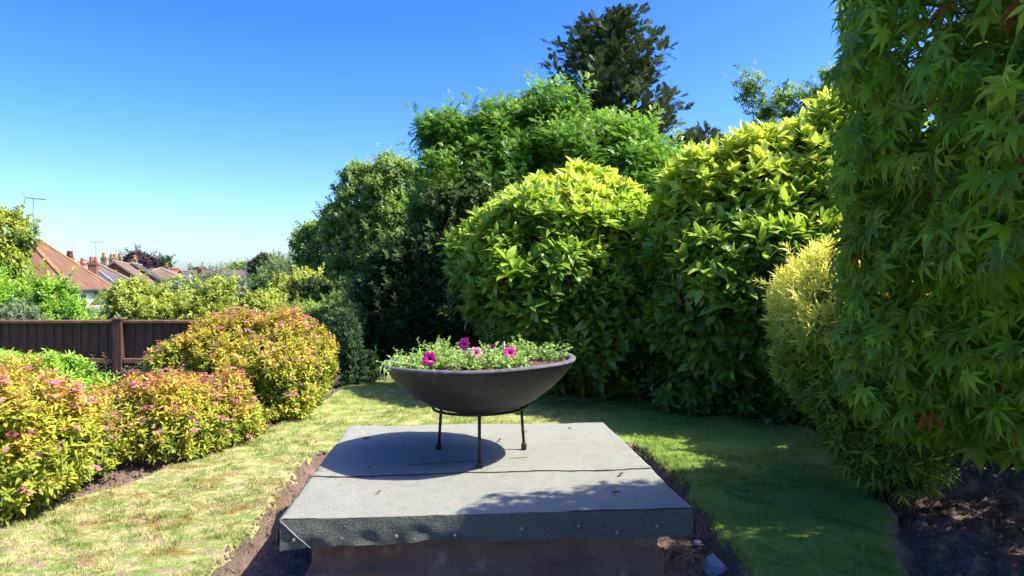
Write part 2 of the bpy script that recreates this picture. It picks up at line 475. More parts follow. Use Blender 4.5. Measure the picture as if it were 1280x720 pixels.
ms_.bump(f2, 1.0, .02); soil_m = ms_.done(c, .95, .15)
mf = NT('field'); v = mf.coord(); c = mf.mix(mf.noise(v, .25, 6), (.07, .12, .03), (.18, .2, .07)); field_m = mf.done(c, .95, .1)
for nm, sel, mt in (('lawn', is_lawn, lawn_m), ('flower_bed', is_bed, soil_m), ('ground', ~is_lawn & ~is_bed, field_m)):
    f = GF[sel]; u, inv = np.unique(f, return_inverse=True)
    o = link(nm, npmesh(nm, GV[u], inv.reshape(-1, 4), smoothf=True), mt); tag(o, kind='structure')
o = None

# grass blades
rng = np.random.RandomState(3)
def grass_patch(n, x0, x1, y0, y1, h0, h1, wd, pw=1.0):
    x = rng.uniform(x0, x1, n); y = y0 + (y1 - y0) * rng.uniform(0, 1, n) ** pw
    dl, dt = sdist(x, y); k = (dl < .01) & (dt > -.015); x, y = x[k], y[k]; dl = dl[k]; dt = dt[k]
    p = np.stack([x, y, 0 * x], -1); dn = noise(p, 5, 8, 6)
    k = rng.uniform(size=len(x)) < np.clip(.52 + .5 * dn + .5 * smooth(.3, 1.5, x), .12, 1); x, y, dn, p = x[k], y[k], dn[k], p[k]; dt = dt[k]
    n = len(x); z = height(x, y); L = rng.uniform(h0, h1, n) * np.clip(1 + .35 * noise(p, 3, 8, 11), .4, 2) * (1 + .5 * (dt < .05))
    a = rng.uniform(0, 6.28, n); lean = rng.uniform(.15, 1.1, n)
    d = np.stack([np.cos(a) * lean, np.sin(a) * lean, np.ones(n)], -1); d = norm(d)
    s = np.stack([-np.sin(a), np.cos(a), 0 * a], -1) * (wd * rng.uniform(.6, 1.3, n))[:, None]
    b = np.stack([x, y, z - .004], -1); m_ = b + d * (L * .55)[:, None]; t = m_ + (d + np.array([0, 0, -.45]) * lean[:, None]) * (L * .5)[:, None]
    V = np.stack([b - s, b + s, m_ + s * .8, t, m_ - s * .8], 1).reshape(-1, 3)
    i = np.arange(n)[:, None] * 5; Fc = np.concatenate([i + [0, 1, 2], i + [0, 2, 4], i + [4, 2, 3]], 0)
    return V, Fc
def tufts(n, k, x0, x1, y0, y1, h0, h1, wd, spread):
    cx_ = rng.uniform(x0, x1, n); cy_ = rng.uniform(y0, y1, n); q = noise(np.stack([cx_, cy_, 0 * cx_], -1), 4, 8, 9) > -.1; cx_, cy_ = cx_[q], cy_[q]; n = len(cx_)
    a = rng.uniform(0, 6.28, (n, k)); rr = np.abs(rng.normal(size=(n, k))) * spread
    x = (cx_[:, None] + rr * np.cos(a)).ravel(); y = (cy_[:, None] + rr * np.sin(a)).ravel(); a = (a + rng.normal(size=a.shape) * .5).ravel(); H = np.repeat(rng.uniform(h0, h1, n), k) * rng.uniform(.5, 1.1, n * k)
    dl, dt = sdist(x, y); s_ = (dl < .02) & (dt > -.03); x, y, a, H = x[s_], y[s_], a[s_], H[s_]; n = len(x); z = height(x, y)
    ln = rng.uniform(.4, 1.3, n); d = norm(np.stack([np.cos(a) * ln, np.sin(a) * ln, np.ones(n)], -1)); sd_ = np.stack([-np.sin(a), np.cos(a), 0 * a], -1) * wd
    b = np.stack([x, y, z - .004], -1); m_ = b + d * (H * .55)[:, None]; t = m_ + (d + np.array([0, 0, -.7]) * ln[:, None]) * (H * .5)[:, None]
    V = np.stack([b - sd_, b + sd_, m_ + sd_ * .8, t, m_ - sd_ * .8], 1).reshape(-1, 3); i = np.arange(n)[:, None] * 5
    return V, np.concatenate([i + [0, 1, 2], i + [0, 2, 4], i + [4, 2, 3]], 0)
parts = [grass_patch(150000, -3, 2.2, 2.3, 5.2, .012, .03, .0016), grass_patch(110000, -2.6, 3, 4.6, 10.2, .018, .04, .0024),
         tufts(4200, 22, -3, 2.2, 2.3, 5.6, .03, .072, .0019, .022), tufts(2600, 18, -2.6, 3, 5.2, 10.2, .03, .06, .003, .03)]
off_ = np.cumsum([0] + [len(p[0]) for p in parts]); V = np.concatenate([p[0] for p in parts]); Fc = np.concatenate([p[1] + o_ for p, o_ in zip(parts, off_)])
mg = NT('grass'); c = lawn_colour(mg, True); mg.done(c, .6, .25)
tr = mg.n('ShaderNodeBsdfTranslucent'); mg.l(c, tr.inputs[0]); mx = mg.n('ShaderNodeMixShader'); mx.inputs[0].default_value = .35
mg.l(mg.p.outputs[0], mx.inputs[1]); mg.l(tr.outputs[0], mx.inputs[2]); mg.l(mx.outputs[0], mg.out.inputs[0])
tag(link('grass', npmesh('grass', V, Fc), mg.m), 'short patchy lawn grass, straw coloured left and greener right', 'grass', kind='stuff')

# clods and small stones on bare soil
ICO_V = []; g_ = (1 + 5 ** .5) / 2
for a, b in ((1, g_), (1, -g_), (-1, g_), (-1, -g_)): ICO_V += [(0, a, b), (a, b, 0), (b, 0, a)]
ICO_V = np.array(ICO_V) / math.hypot(1, g_)
import bmesh
bm = bmesh.new(); bmesh.ops.create_icosphere(bm, subdivisions=1, radius=1)
ICO_V = np.array([v.co[:] for v in bm.verts]); ICO_F = np.array([[v.index for v in f.verts] for f in bm.faces]); bm.free()
def clods(n, x0, x1, y0, y1, s0, s1, cond):
    x = rng.uniform(x0, x1, n); y = rng.uniform(y0, y1, n); dl, dt = sdist(x, y); k = cond(dl, dt); x, y = x[k], y[k]; n = len(x)
    z = height(x, y); s = s0 + (s1 - s0) * rng.uniform(0, 1, n) ** 3
    P = ICO_V[None] * (1 + rng.uniform(-.35, .35, (n, len(ICO_V), 1))) * (s[:, None] * rng.uniform(.6, 1.2, (n, 3)))[:, None]
    P = P + np.stack([x, y, z], -1)[:, None]
    return P.reshape(-1, 3), (ICO_F[None] + (np.arange(n) * len(ICO_V))[:, None, None]).reshape(-1, 3)
V1, F1 = clods(26000, -1.65, 1.2, 2.3, 5.7, .003, .015, lambda l, t: t < .02)
V2, F2 = clods(26000, -3.6, -2.0, 2.6, 8.5, .003, .017, lambda l, t: (l > -.02) & (l < .7))
V3, F3 = clods(9000, 1.4, 3.4, 2.2, 7, .003, .016, lambda l, t: (l > -.02) & (l < 1))
V = np.concatenate([V1, V2, V3]); Fc = np.concatenate([F1, F2 + len(V1), F3 + len(V1) + len(V2)])
tag(link('soil_crumbs', npmesh('soil_crumbs', V, Fc), soil_m), 'loose dry crumbs of brown earth along the beds and trench', 'soil', kind='stuff')

# ------------------------------------------------------------------ the plinth
PC = np.array([-.164, 3.889]); PA = R(4.6); PW, PD = 1.80, 1.87; ca, sa = math.cos(PA), math.sin(PA)
def pl(x, y, z): return (PC[0] + x * ca - y * sa, PC[1] + x * sa + y * ca, z)
mfelt = NT('felt'); v = mfelt.coord(); g1 = mfelt.noise(v, 120, 5, .85, .3, .7); g2 = mfelt.noise(v, 3.0, 6, .6); g3 = mfelt.noise(v, 14, 6, .7, .5, .75)
c = mfelt.mix(g1, (.15, .16, .125), (.44, .435, .37)); c = mfelt.mix(mfelt.math('MULTIPLY', g2, .35), c, (.25, .24, .20)); c = mfelt.mix(mfelt.math('MULTIPLY', g3, .35), c, (.14, .145, .13)); c = mfelt.mix(mfelt.math('MULTIPLY', mfelt.noise(mfelt.coord((1, 3, 1)), 2.2, 7, .75, .52, .68), .35), c, (.34, .29, .20))
mfelt.bump(g1, .8, .004); felt_m = mfelt.done(c, .92, .2)
felt2 = NT('felt_side'); v = felt2.coord(); g1 = felt2.noise(v, 110, 3, .8, .25, .75); g2 = felt2.noise(v, 5, 5, .6)
c = felt2.mix(g1, (.10, .12, .095), (.34, .37, .31)); c = felt2.mix(felt2.math('MULTIPLY', g2, .5), c, (.13, .15, .12))
felt2.bump(felt2.math('ADD', g1, felt2.math('MULTIPLY', felt2.noise(v, 13, 4, .6, .3, .7), 1.6)), 1.0, .022); felt_side = felt2.done(c, .95, .2)
mb_ = NT('plinth_base'); v = mb_.coord((1, 1, 1.5)); f1 = mb_.noise(v, 4, 6); c = mb_.mix(f1, (.12, .065, .045), (.21, .12, .085)); c = mb_.mix(mb_.noise(mb_.coord(), 9, 6, .7, .55, .75), c, (.33, .24, .18))
mb_.bump(mb_.noise(v, 30), .5, .01); base_m = mb_.done(c, .85, .25)
plinth = thing('plinth', 'low square plinth covered in grey green roofing felt, on a brown painted base', 'plinth', (*PC, 0), PA)
def sheet(fn, nu, nv):
    u, v = np.meshgrid(np.linspace(0, 1, nu), np.linspace(0, 1, nv)); P = fn(u.ravel(), v.ravel())
    i = np.arange(nu - 1)[None] + (np.arange(nv - 1) * nu)[:, None]; return P, np.stack([i, i + 1, i + nu + 1, i + nu], -1).reshape(-1, 4)
def plw(x, y, z): return np.stack([PC[0] + x * ca - y * sa, PC[1] + x * sa + y * ca, z], -1)
TOPZ = .30
SEAM = -.30            # where two felt sheets lap, local y
def topf(y0, y1, dz):
    def fn(u, v):
        x = (u - .5) * PW; y = y0 + (y1 - y0) * v + 0 * u
        p = np.stack([x, y, 0 * x], -1)
        y = y + np.where(v < .001, .006 * noise(p, 4) if dz > 0 else 0, 0)
        e = np.minimum(np.minimum(u, 1 - u) * PW, 9); 
        return plw(x, y, TOPZ + dz + .003 * noise(p, 4) + .0016 * noise(p, 13) + .0006 * noise(p, 45) - .004 * (e < .004))
    return fn
V, f = sheet(topf(-PD / 2, SEAM + .04, 0), 130, 50); link('felt_sheet', npmesh('felt_sheet', V, f, smoothf=True), felt_m, plinth)
V, f = sheet(topf(SEAM, PD / 2, .006), 130, 90); link('felt_sheet', npmesh('felt_sheet', V, f, smoothf=True), felt_m, plinth)
sm = MB()      # the lap's dark edge
pr = np.linspace(-PW / 2, PW / 2, 60); q = np.stack([pr, 0 * pr + SEAM, 0 * pr], -1); yy = SEAM + .006 * noise(q, 4)
sm.tube([pl(a, b - .002, TOPZ + .0035) for a, b in zip(pr, yy)], [.0005 + .0013 * abs(math.sin(k * 1.7) * math.sin(k * .6)) for k in range(60)], 5)
pr = np.linspace(-.42, .25, 20); sm.tube([pl(a, SEAM + .17 + .11 * (a + .42) / .67 + .004 * math.sin(a * 23), TOPZ + .0075) for a in pr], .0016, 4)
sm.build('felt_seam', plain('bitumen', (.025, .025, .025), .7), plinth)
# felt folded down the four sides, wavy hem
def side(ax_, sg):
    def fn(u, v):
        L = PW if ax_ == 0 else PD; s = (u - .5) * L; p = np.stack([s + 7 * ax_, v * .2 + sg, 0 * s], -1)
        dep = .118 + .010 * noise(p * [1, 0, 0], 3.3) + .004 * noise(p * [1, 0, 0], 14); dep = dep + (.022 * np.exp(-((s + .9) / .12) ** 2) if ax_ == 0 else 0)
        out = .004 + .006 * noise(p, 4) * v + .006 * noise(p, 14) * v + .004 * np.sin(v * 3.1) + .014 * v * (noise(p * [1, 0, 0], 5) > .6) * .3
        z = TOPZ - dep * v - .0005
        a = s; b = sg * ((PD if ax_ == 0 else PW) / 2 + out)
        return plw(a, b, z) if ax_ == 0 else plw(b, a, z)
    return fn
for ax_, sg in ((0, -1), (0, 1), (1, -1), (1, 1)):
    V, f = sheet(side(ax_, sg), 120, 14); link('felt_edge', npmesh('felt_edge', V, f, smoothf=True), felt_side, plinth)
MB().box(pl(0, 0, TOPZ - .06), (PW - .016, PD - .016, .10), PA).build('slab', plain('slab', (.16, .13, .1)), plinth)
bw = MB(); P = []; pro = ((-.005, .2), (-.005, .07), (-.002, .045), (.006, .03), (.016, .02), (.02, .014), (.02, -.16))
for q, z in pro:
    for sx, sy in ((-1, -1), (0, -1.002), (1, -1), (1.002, 0), (1, 1), (0, 1.002), (-1, 1), (-1.002, 0)):
        P.append(pl(-.01 + sx * ((PW - .22) / 2 + q), .02 + sy * ((PD - .2) / 2 + q), z))
bw.add(P, [(a * 8 + k, a * 8 + (k + 1) % 8, a * 8 - 8 + (k + 1) % 8, a * 8 - 8 + k) for a in range(1, len(pro)) for k in range(8)] + [tuple(range(8))])
bw.build('base', base_m, plinth)
fd = MB(); fd.tube([pl(-PW / 2 + .002, -PD / 2 - .008, TOPZ - .004), pl(-PW / 2 + .07, -PD / 2 - .013, TOPZ - .07), pl(-PW / 2 + .13, -PD / 2 - .014, TOPZ - .122)], [.0015, .0028, .0012], 5)
fd.build('corner_fold', plain('fold', (.26, .28, .26)), plinth)
nail_m = plain('nail', (.22, .23, .24), .6, .4, 60, metal=.4)
for x, z in ((-.84, .215), (-.64, .215), (-.41, .218), (-.16, .214), (.13, .235), (.38, .24), (.55, .205), (.73, .228)):
    MB().lathe([(0, -.003), (.0105, -.002), (.0095, .004), (.004, .006), (0, .006)], n=12)
    m = MB(); P = []
    for r_, d_ in ((.008, 0), (.0075, .003), (.003, .004), (.0005, .004)):
        for k in range(12): P.append(pl(x + r_ * math.cos(k * .5236), -PD / 2 - .016 - d_, z + r_ * math.sin(k * .5236)))
    m.add(P, [(i * 12 + k, i * 12 + (k + 1) % 12, i * 12 + 12 + (k + 1) % 12, i * 12 + 12 + k) for i in range(3) for k in range(12)] + [tuple(range(36, 48))])
    m.build('nail', nail_m, plinth)

# ------------------------------------------------------------------ stand and bowl
iron = NT('iron'); v = iron.coord(); c = iron.mix(iron.noise(v, 30, 5, .6, .5, .75), (.012, .012, .013), (.07, .045, .03)); iron.bump(iron.noise(v, 90), .3, .003); iron_m = iron.done(c, .5, .5, .3)
BC = np.array([-.186, 3.952])
stand = thing('bowl_stand', 'thin black iron stand with three straight legs under the planter bowl', 'stand', (*BC, TOPZ))
RZ = .590; RT = .272; n = 64
pts = [(BC[0] + RT * math.cos(k * 2 * math.pi / n), BC[1] + RT * math.sin(k * 2 * math.pi / n), RZ + RT * math.cos(k * 2 * math.pi / n) * .02) for k in range(n + 1)]
MB().tube(pts, .0085, 8, False).build('ring', iron_m, stand, True)
for a in (-88, 151, 28):
    d = np.array([math.cos(R(a)), math.sin(R(a))]); t0 = BC + d * .272; t1 = BC + d * .292
    lg = MB().tube([(*t0, RZ - .002), (*((t0 + t1) / 2), .45), (*t1, TOPZ + .03)], .0088, 10).build('leg', iron_m, stand, True)
    MB().lathe([(0, 0), (.017, 0), (.016, .028), (.011, .04), (0, .041)], (*t1, TOPZ + .007), 14).build('foot', iron_m, lg, True)

bowl_m = NT('bowl'); v = bowl_m.coord(); f1 = bowl_m.noise(v, 4, 6); c = bowl_m.mix(f1, (.013, .0125, .013), (.026, .024, .024))
st = bowl_m.noise(bowl_m.coord((1, 1, 2.5)), 26, 5, .7, .62, .72); c = bowl_m.mix(bowl_m.math('MULTIPLY', st, .8), c, (.28, .22, .14)); c = bowl_m.mix(bowl_m.math('MULTIPLY', bowl_m.noise(bowl_m.coord((1, 1, .35)), 9, 7, .75, .5, .75), .25), c, (.12, .095, .075))
bowl_m.bump(bowl_m.noise(v, 55), .25, .003); bowl_mat = bowl_m.done(c, .6, .35)
rim_m = plain('bowl_rim', (.13, .12, .125), .75, .4, 25, .3, .3)
bowl = thing('planter_bowl', 'wide shallow charcoal bowl of flowers resting on the three legged stand', 'planter', (*BC, .575))
TILT = np.array([.030, 0])
def tiltv(o):
    me = o.data
    for vv in me.vertices:
        dx = vv.co.x - BC[0]; dy = vv.co.y - BC[1]; rr = math.hypot(dx, dy); an = math.atan2(dy, dx)
        if vv.co.z > .66: vv.co.z += TILT[0] * dx + .002 * math.sin(an * 5) 
        else: vv.co.z += TILT[0] * dx * .7
prof = [(0, .572), (.12, .574), (.2, .583), (.262, .600), (.33, .636), (.40, .685), (.46, .738), (.51, .79), (.545, .84), (.553, .856)]
o = MB().lathe([(r, z) for r, z in prof] + [(.553, .8565), (.520, .853), (.47, .80), (.40, .73), (0, .70)], (*BC, 0), 128).build('bowl_body', bowl_mat, bowl, True); tiltv(o)
o = MB().lathe([(.5545, .853), (.5545, .861), (.549, .866), (.526, .866), (.517, .861), (.515, .850)], (*BC, 0), 128).build('rim', rim_m, bowl, True); tiltv(o)
# compost
def comp(u, v):
    r_ = .50 * v; a = u * 2 * math.pi; x = BC[0] + r_ * np.cos(a); y = BC[1] + r_ * np.sin(a); p = np.stack([x, y, 0 * x], -1)
    z = .838 + .02 * np.cos(v * 1.5) + .008 * noise(p, 22) + .006 * noise(p, 60); return np.stack([x, y, z + TILT[0] * (x - BC[0])], -1)
V, f = sheet(comp, 140, 40); cm = NT('compost'); vv = cm.coord(); f2 = cm.noise(vv, 90, 5, .8); c = cm.mix(f2, (.05, .025, .018), (.34, .20, .16)); cm.bump(f2, 1, .01)
comp_m = cm.done(c, .95, .1); link('compost', npmesh('compost', V, f, smoothf=True), comp_m, bowl)

pet_m = leafmat('petunia_leaf', [(0, (.10, .24, .04)), (.5, (.27, .45, .08)), (1, (.46, .60, .16))], .55, .4, .3, .6)
stalk_m = plain('stalk', (.32, .42, .16), .6, .2)
def flower_mesh(c, nrm_, s, rng):
    """a five-lobed ruffled trumpet; returns petals mesh, throat mesh"""
    nrm_ = norm(np.array(nrm_, float)); a_ = norm(np.cross(nrm_, [0.3, .2, 1])); b_ = np.cross(nrm_, a_); K = 40
    V = []; 
    for rr, dz in ((.12, -.35), (.25, -.12), (.5, 0), (.8, .04), (1.0, -.02)):
        for k in range(K):
            t = 2 * math.pi * k / K; lob = 1 - .13 * (rr > .4) * abs(math.cos(t * 2.5)) ** 6 * 1.6; ru = .07 * rr * rr * math.sin(t * 10 + rng.uniform(0, .8))
            x, y = rr * lob * math.cos(t), rr * lob * math.sin(t); V.append(c + (a_ * x + b_ * y + nrm_ * (dz + ru)) * s)
    Fs = [(i * K + k, i * K + (k + 1) % K, i * K + K + (k + 1) % K, i * K + K + k) for i in range(1, 4) for k in range(K)]
    Ft = [(k, (k + 1) % K, K + (k + 1) % K, K + k) for k in range(K)] + [tuple(range(K - 1, -1, -1))]
    return V, Fs, Ft
def petal_mat(name, a, b):
    m = NT(name); c = m.mix(m.noise(m.coord(), 60, 4), a, b); m.done(c, .5, .3)
    tr = m.n('ShaderNodeBsdfTranslucent'); m.l(c, tr.inputs[0]); mx = m.n('ShaderNodeMixShader'); mx.inputs[0].default_value = .35
    m.l(m.p.outputs[0], mx.inputs[1]); m.l(tr.outputs[0], mx.inputs[2]); m.l(mx.outputs[0], m.out.inputs[0]); return m.m
mag = petal_mat('magenta', (.62, .006, .22), (.85, .02, .36)); pnk = petal_mat('pink', (.9, .25, .32), (1, .5, .55)); pur = petal_mat('purple', (.35, .02, .25), (.55, .05, .4))
thr = plain('throat', (.10, .005, .03)); thr2 = plain('throat_red', (.75, .03, .05))
PT = [t_blade(.24, .2, .06), t_blade(.2, .35, .04), t_blade(.28, .05, .08)]
plants = [  # dx, dy, spread, height, nshoots, label, flowers(dx,dy,z,size,mat,throat,normal)
 (-.40, -.13, .12, .10, 42, 'trailing petunia at the left tip of the bowl, one sprig hanging over the rim', []),
 (-.27, -.26, .12, .10, 40, 'petunia with one dark centred magenta flower near the left front of the bowl', [(-.25, -.36, .905, .040, mag, thr, (-.1, -1, .25))]),
 (-.24, .10, .12, .15, 40, 'tall leggy green petunia without flowers behind the left magenta bloom', []),
 (-.12, -.16, .13, .13, 40, 'petunia bearing the highest magenta flower, left of bowl centre', [(-.085, -.10, .963, .037, mag, thr, (-.5, -.8, .3))]),
 (-.03, -.33, .10, .10, 30, 'petunia with a pale pink and red flower at the middle of the bowl', [(-.01, -.26, .925, .036, pnk, thr2, (.1, -1, .25))]),
 (.09, .05, .10, .11, 36, 'petunia with small purple buds beside the thin upright stick', [(.075, -.05, .94, .014, pur, thr, (-.3, -1, .2))]),
 (.17, -.28, .12, .09, 44, 'petunia with one magenta flower right of bowl centre', [(.175, -.22, .922, .036, mag, thr, (.1, -.9, .45))]),
 (.27, .08, .11, .14, 40, 'tall pale green petunia without flowers right of the single right hand magenta bloom', []),
 (.40, -.02, .10, .10, 36, 'petunia without flowers at the right tip of the bowl', [])]
rng = np.random.RandomState(11)
for (dx, dy, sp, hh, ns, lab, fl) in plants:
    b = np.array([BC[0] + dx, BC[1] + dy, .846 + TILT[0] * dx]); t = thing('petunia_plant', lab, 'flower', b, 0, 'petunias planted in the bowl')
    # stems arch out of the crown and carry pairs of leaves
    st_ = MB(); LP = []; LA = []; LS = []
    for i in range(int(ns * 1.35)):
        r0 = rng.uniform(0, sp) ; a = rng.uniform(0, 6.28); s0 = b + np.array([r0 * math.cos(a), r0 * math.sin(a), -.004]); 
        h = hh * 1.1 * rng.uniform(.25, 1) ** 1.3 * rng.choice([.75, .9, 1.0]); o_ = np.array([math.cos(a), math.sin(a), 0]) * rng.uniform(.01, .05)
        p = [s0, s0 + o_ * .3 + [0, 0, h * .5], s0 + o_ + [0, 0, h * .85], s0 + o_ * 1.7 + [rng.uniform(-.012, .012), 0, h]]
        st_.tube(p, [.0022, .0019, .0016, .0011], 4, False)
        for k in range(9):
            u = .15 + .85 * (k + .5) / 9; j = min(int(u * 3), 2); q = p[j] + (p[j + 1] - p[j]) * (u * 3 - j)
            d = norm(rng.normal(size=3) * [1, 1, .5] + [0, 0, .45]); LP.append(q); LA.append(d); LS.append(rng.uniform(.016, .034) * (1.15 - .4 * u))
    if dx < -.35:
        for k in range(3):
            s0 = np.array([BC[0] - .38 - .03 * k, BC[1] - .30 + .05 * k, .87]); p = [s0, s0 + [-.06, -.06, .015], s0 + [-.085, -.09, -.02], s0 + [-.08, -.10, -.05 - .01 * k]]
            st_.tube(p, [.002, .002, .0018, .0014], 4, False)
            for q in p[1:]:
                for e in range(3): LP.append(q + rng.normal(size=3) * .004); LA.append(norm(rng.normal(size=3) + [0, -.4, -.3])); LS.append(rng.uniform(.018, .03))
    for (fx, fy, fz, s, m1, m2, nn) in fl:
        c = np.array([BC[0] + fx, BC[1] + fy, fz]); st_.tube([b, (b + c) / 2 + [0, .02, .02], c - norm(np.array(nn, float)) * s * .5], [.002, .002, .0025], 5, False)
    st_.build('stems', stalk_m, t, True)
    LP = np.array(LP); LA = np.array(LA); LS = np.array(LS); N = len(LP)
    foliage('leaves', t, pet_m, PT, LP, LA, np.tile([0, -.3, 1.], (N, 1)) + rng.normal(size=(N, 3)) * .4, LS, rng.uniform(.2, .9, N), rng)
    for (fx, fy, fz, s, m1, m2, nn) in fl:
        V, Fs, Ft = flower_mesh(np.array([BC[0] + fx, BC[1] + fy, fz]), nn, s, rng)
        fo = MB().add(V, Fs).build('flower', m1, t, True); MB().add(V, Ft).build('throat', m2, fo, True)
stk = MB().tube([(BC[0] + .145, BC[1] - .08, .85), (BC[0] + .142, BC[1] - .082, .92), (BC[0] + .14, BC[1] - .085, .972)], [.004, .0042, .005], 6).build('plant_stick', plain('stick', (.48, .30, .30)), None, True)
tag(stk, 'thin pinkish stick standing upright among the bowl flowers', 'stick')

# ------------------------------------------------------------------ loose stones, debris on the slab
def stone(name, c, s, label, col, seed, flat=.7, tex=.35, group=None):
    r = np.random.RandomState(seed); b = bmesh.new(); bmesh.ops.create_icosphere(b, subdivisions=3, radius=1)
    cuts = [norm(r.normal(size=3)) for _ in range(9)]
    for v_ in b.verts:
        p = np.array(v_.co)
        for cu in cuts:
            d = p @ cu
            if d > .62: p = p - cu * (d - .62)
        p = p * (1 + .03 * float(noise(p[None], 5)[0])); v_.co = (c[0] + p[0] * s[0], c[1] + p[1] * s[1], c[2] + p[2] * s[2])
    me = bpy.data.meshes.new(name); b.to_mesh(me); b.free()
    return tag(link(name, me, plain(name + '_m', col, .8, tex, 14, .3, .6)), label, 'stone', group)
def gz(x, y): return float(height(np.array([x]), np.array([y]))[0])
stone('stone', (.985, 3.30, gz(.985, 3.30) + .035), (.062, .05, .062), 'large angular blue grey stone in the trench by the right front corner of the plinth', (.30, .34, .38), 4)
stone('stone', (1.00, 3.66, gz(1.0, 3.66) + .012), (.03, .03, .025), 'small dark stone in the trench just behind the large angular stone', (.16, .17, .20), 7)
stone('stone', (-1.25, 4.62, gz(-1.25, 4.62) + .03), (.045, .04, .05), 'pinkish brown stone tucked against the left edge of the plinth', (.42, .26, .2), 9)
stone('stone', (.93, 3.05, gz(.93, 3.05) + .01), (.022, .02, .018), 'small orange brown pebble in front of the large angular stone', (.4, .22, .14), 12)
dl_m = plain('dead_leaf', (.13, .07, .04), .8, .5); 
for (x, y, s, rz, lab) in ((-.73, .52, .020, .4, 'curled brown dead leaf on the felt, near the back left of the bowl shadow'), (-.62, -.18, .016, 2.0, 'curled brown dead leaf on the lap between the felt sheets, left side'),
                      (.12, .41, .020, 1.2, 'reddish dead leaf beside the right hand foot of the bowl stand'), (.30, .62, .014, .3, 'tiny dark leaf scrap on the felt behind the right foot of the stand'), (.62, .72, .014, 2.5, 'tiny brown leaf scrap near the back right corner of the plinth'),
                      (.70, -.42, .022, .9, 'curled brown dead leaf in the leaf shadow on the right of the plinth'), (.60, -.72, .018, .1, 'small dark leaf near the front edge of the plinth, right side'), (-.52, -.62, .014, 1.0, 'small reddish leaf scrap on the sunlit front left of the plinth')):
    m = MB(); P = []
    for u in range(6):
        for v_ in (-1, 0, 1):
            w_ = math.sin(math.pi * (u + .3) / 6) * .45; X, Y = (u / 5 - .5) * s * 2, v_ * w_ * s
            P.append(pl(x + X * math.cos(rz) - Y * math.sin(rz), y + X * math.sin(rz) + Y * math.cos(rz), TOPZ + .010 + s * .35 * abs(v_) ** 2 + s * .25 * (u / 5 - .5) ** 2))
    m.add(P, [(u * 3 + k, u * 3 + 3 + k, u * 3 + 4 + k, u * 3 + 1 + k) for u in range(5) for k in (0, 1)])
    tag(m.build('dead_leaf', dl_m, None, True), lab, 'leaf', 'scraps of dead leaf lying on the plinth')
white_m = plain('white_petal', (.75, .75, .78), .6, .1); yel_m = plain('daisy_eye', (.7, .5, .05))
for i, (px, py, lab) in enumerate(((900, 584, 'white daisy flower in shaded grass, largest of the lawn daisies'), (917, 586, 'small white daisy in shaded grass just right of the largest one'), (924, 589, 'small white daisy at the right end of the shaded lawn group'), (812, 556, 'tiny white flower in grass beside the trench back corner'))):
    Y = 850 * CAMZ / (py - 355.); x = (px - 640) / 850 * Y; z = gz(x, Y) + .035; d = thing('daisy', lab, 'flower', (x, Y, z - .035), 0, 'small white flowers in the lawn')
    P = []; Fs = []; s = .016 if i == 0 else .011
    for k in range(12):
        a = k * math.pi / 6; b0 = len(P)
        for rr, da in ((.25, 0), (.7, -.2), (1, 0), (.7, .2)): P.append((x + s * rr * math.cos(a + da), Y + s * rr * math.sin(a + da), z + .003 * math.sin(k * 2) + s * .3 * rr))
        Fs.append((b0, b0 + 1, b0 + 2, b0 + 3))
    MB().add(P, Fs).build('petals', white_m, d); MB().lathe([(0, .003), (s * .3, .001), (s * .3, -.002)], (x, Y, z + .003), 10).build('flower_centre', yel_m, d)
    MB().tube([(x, Y, z - .04), (x, Y, z)], .001, 4).build('stem', stalk_m, d)

# ------------------------------------------------------------------ the fence
wood = NT('fence_wood'); v = wood.coord((1, 1, .12)); f1 = wood.noise(v, 30, 6, .6); f2 = wood.noise(wood.coord(), 3, 5)
c = wood.mix(f1, (.055, .026, .014), (.13, .062, .034)); c = wood.mix(wood.math('MULTIPLY', f2, .35), c, (.09, .06, .045)); wood.bump(f1, .5, .006); wood_m = wood.done(c, .8, .3)
woodc = plain('fence_cap', (.17, .09, .055), .8, .4, 9, .3, .3)
FY = 8.0; posts = [-10.31, -8.41, -6.51, -4.61, -2.72]
fence = thing('garden_fence', 'low dark brown close boarded timber fence behind the golden shrubs', 'fence', (-4.61, FY, -.35))
ftop = .845
for px_ in posts:
    gzb = gz(px_, FY) - .1
    m = MB(); m.box((px_, FY - .02, (gzb + .885) / 2), (.105, .105, .885 - gzb), 0, .006); m.build('post', wood_m, fence)
    MB().box((px_, FY - .02, .893), (.125, .125, .022), 0, .006).build('post_cap', woodc, fence)
rng = np.random.RandomState(8)
for i in range(len(posts) - 1):
    x0, x1 = posts[i] + .055, posts[i + 1] - .055; bot = min(gz(x0, FY), gz(x1, FY)) - .02
    m = MB(); x = x0; 
    while x < x1 - .01:
        wd = min(.105, x1 - x); t = rng.uniform(-.002, .002)
        m.add([(x, FY + .008 + t, bot), (x + wd + .012 * (x + wd < x1), FY - .004 + t, bot), (x + wd + .012 * (x + wd < x1), FY + .016, bot), (x, FY + .02, bot),
               (x, FY + .008 + t, ftop - .01), (x + wd + .012 * (x + wd < x1), FY - .004 + t, ftop - .01), (x + wd + .012 * (x + wd < x1), FY + .016, ftop - .01), (x, FY + .02, ftop - .01)],
              [(3, 2, 1, 0), (4, 5, 6, 7), (0, 1, 5, 4), (1, 2, 6, 5), (2, 3, 7, 6), (3, 0, 4, 7)]); x += wd
    m.build('board_panel', wood_m, fence)
    MB().box(((x0 + x1) / 2, FY - .008, ftop + .012), (x1 - x0 - .003, .085, .04), 0, .008).build('capping_rail', woodc, fence)
    for zz in (.40, -.05):
        if zz - .05 > bot: MB().box(((x0 + x1) / 2, FY - .032, zz), (x1 - x0 - .003, .05, .055), 0, .006).build('rail', woodc if zz > .2 else wood_m, fence)

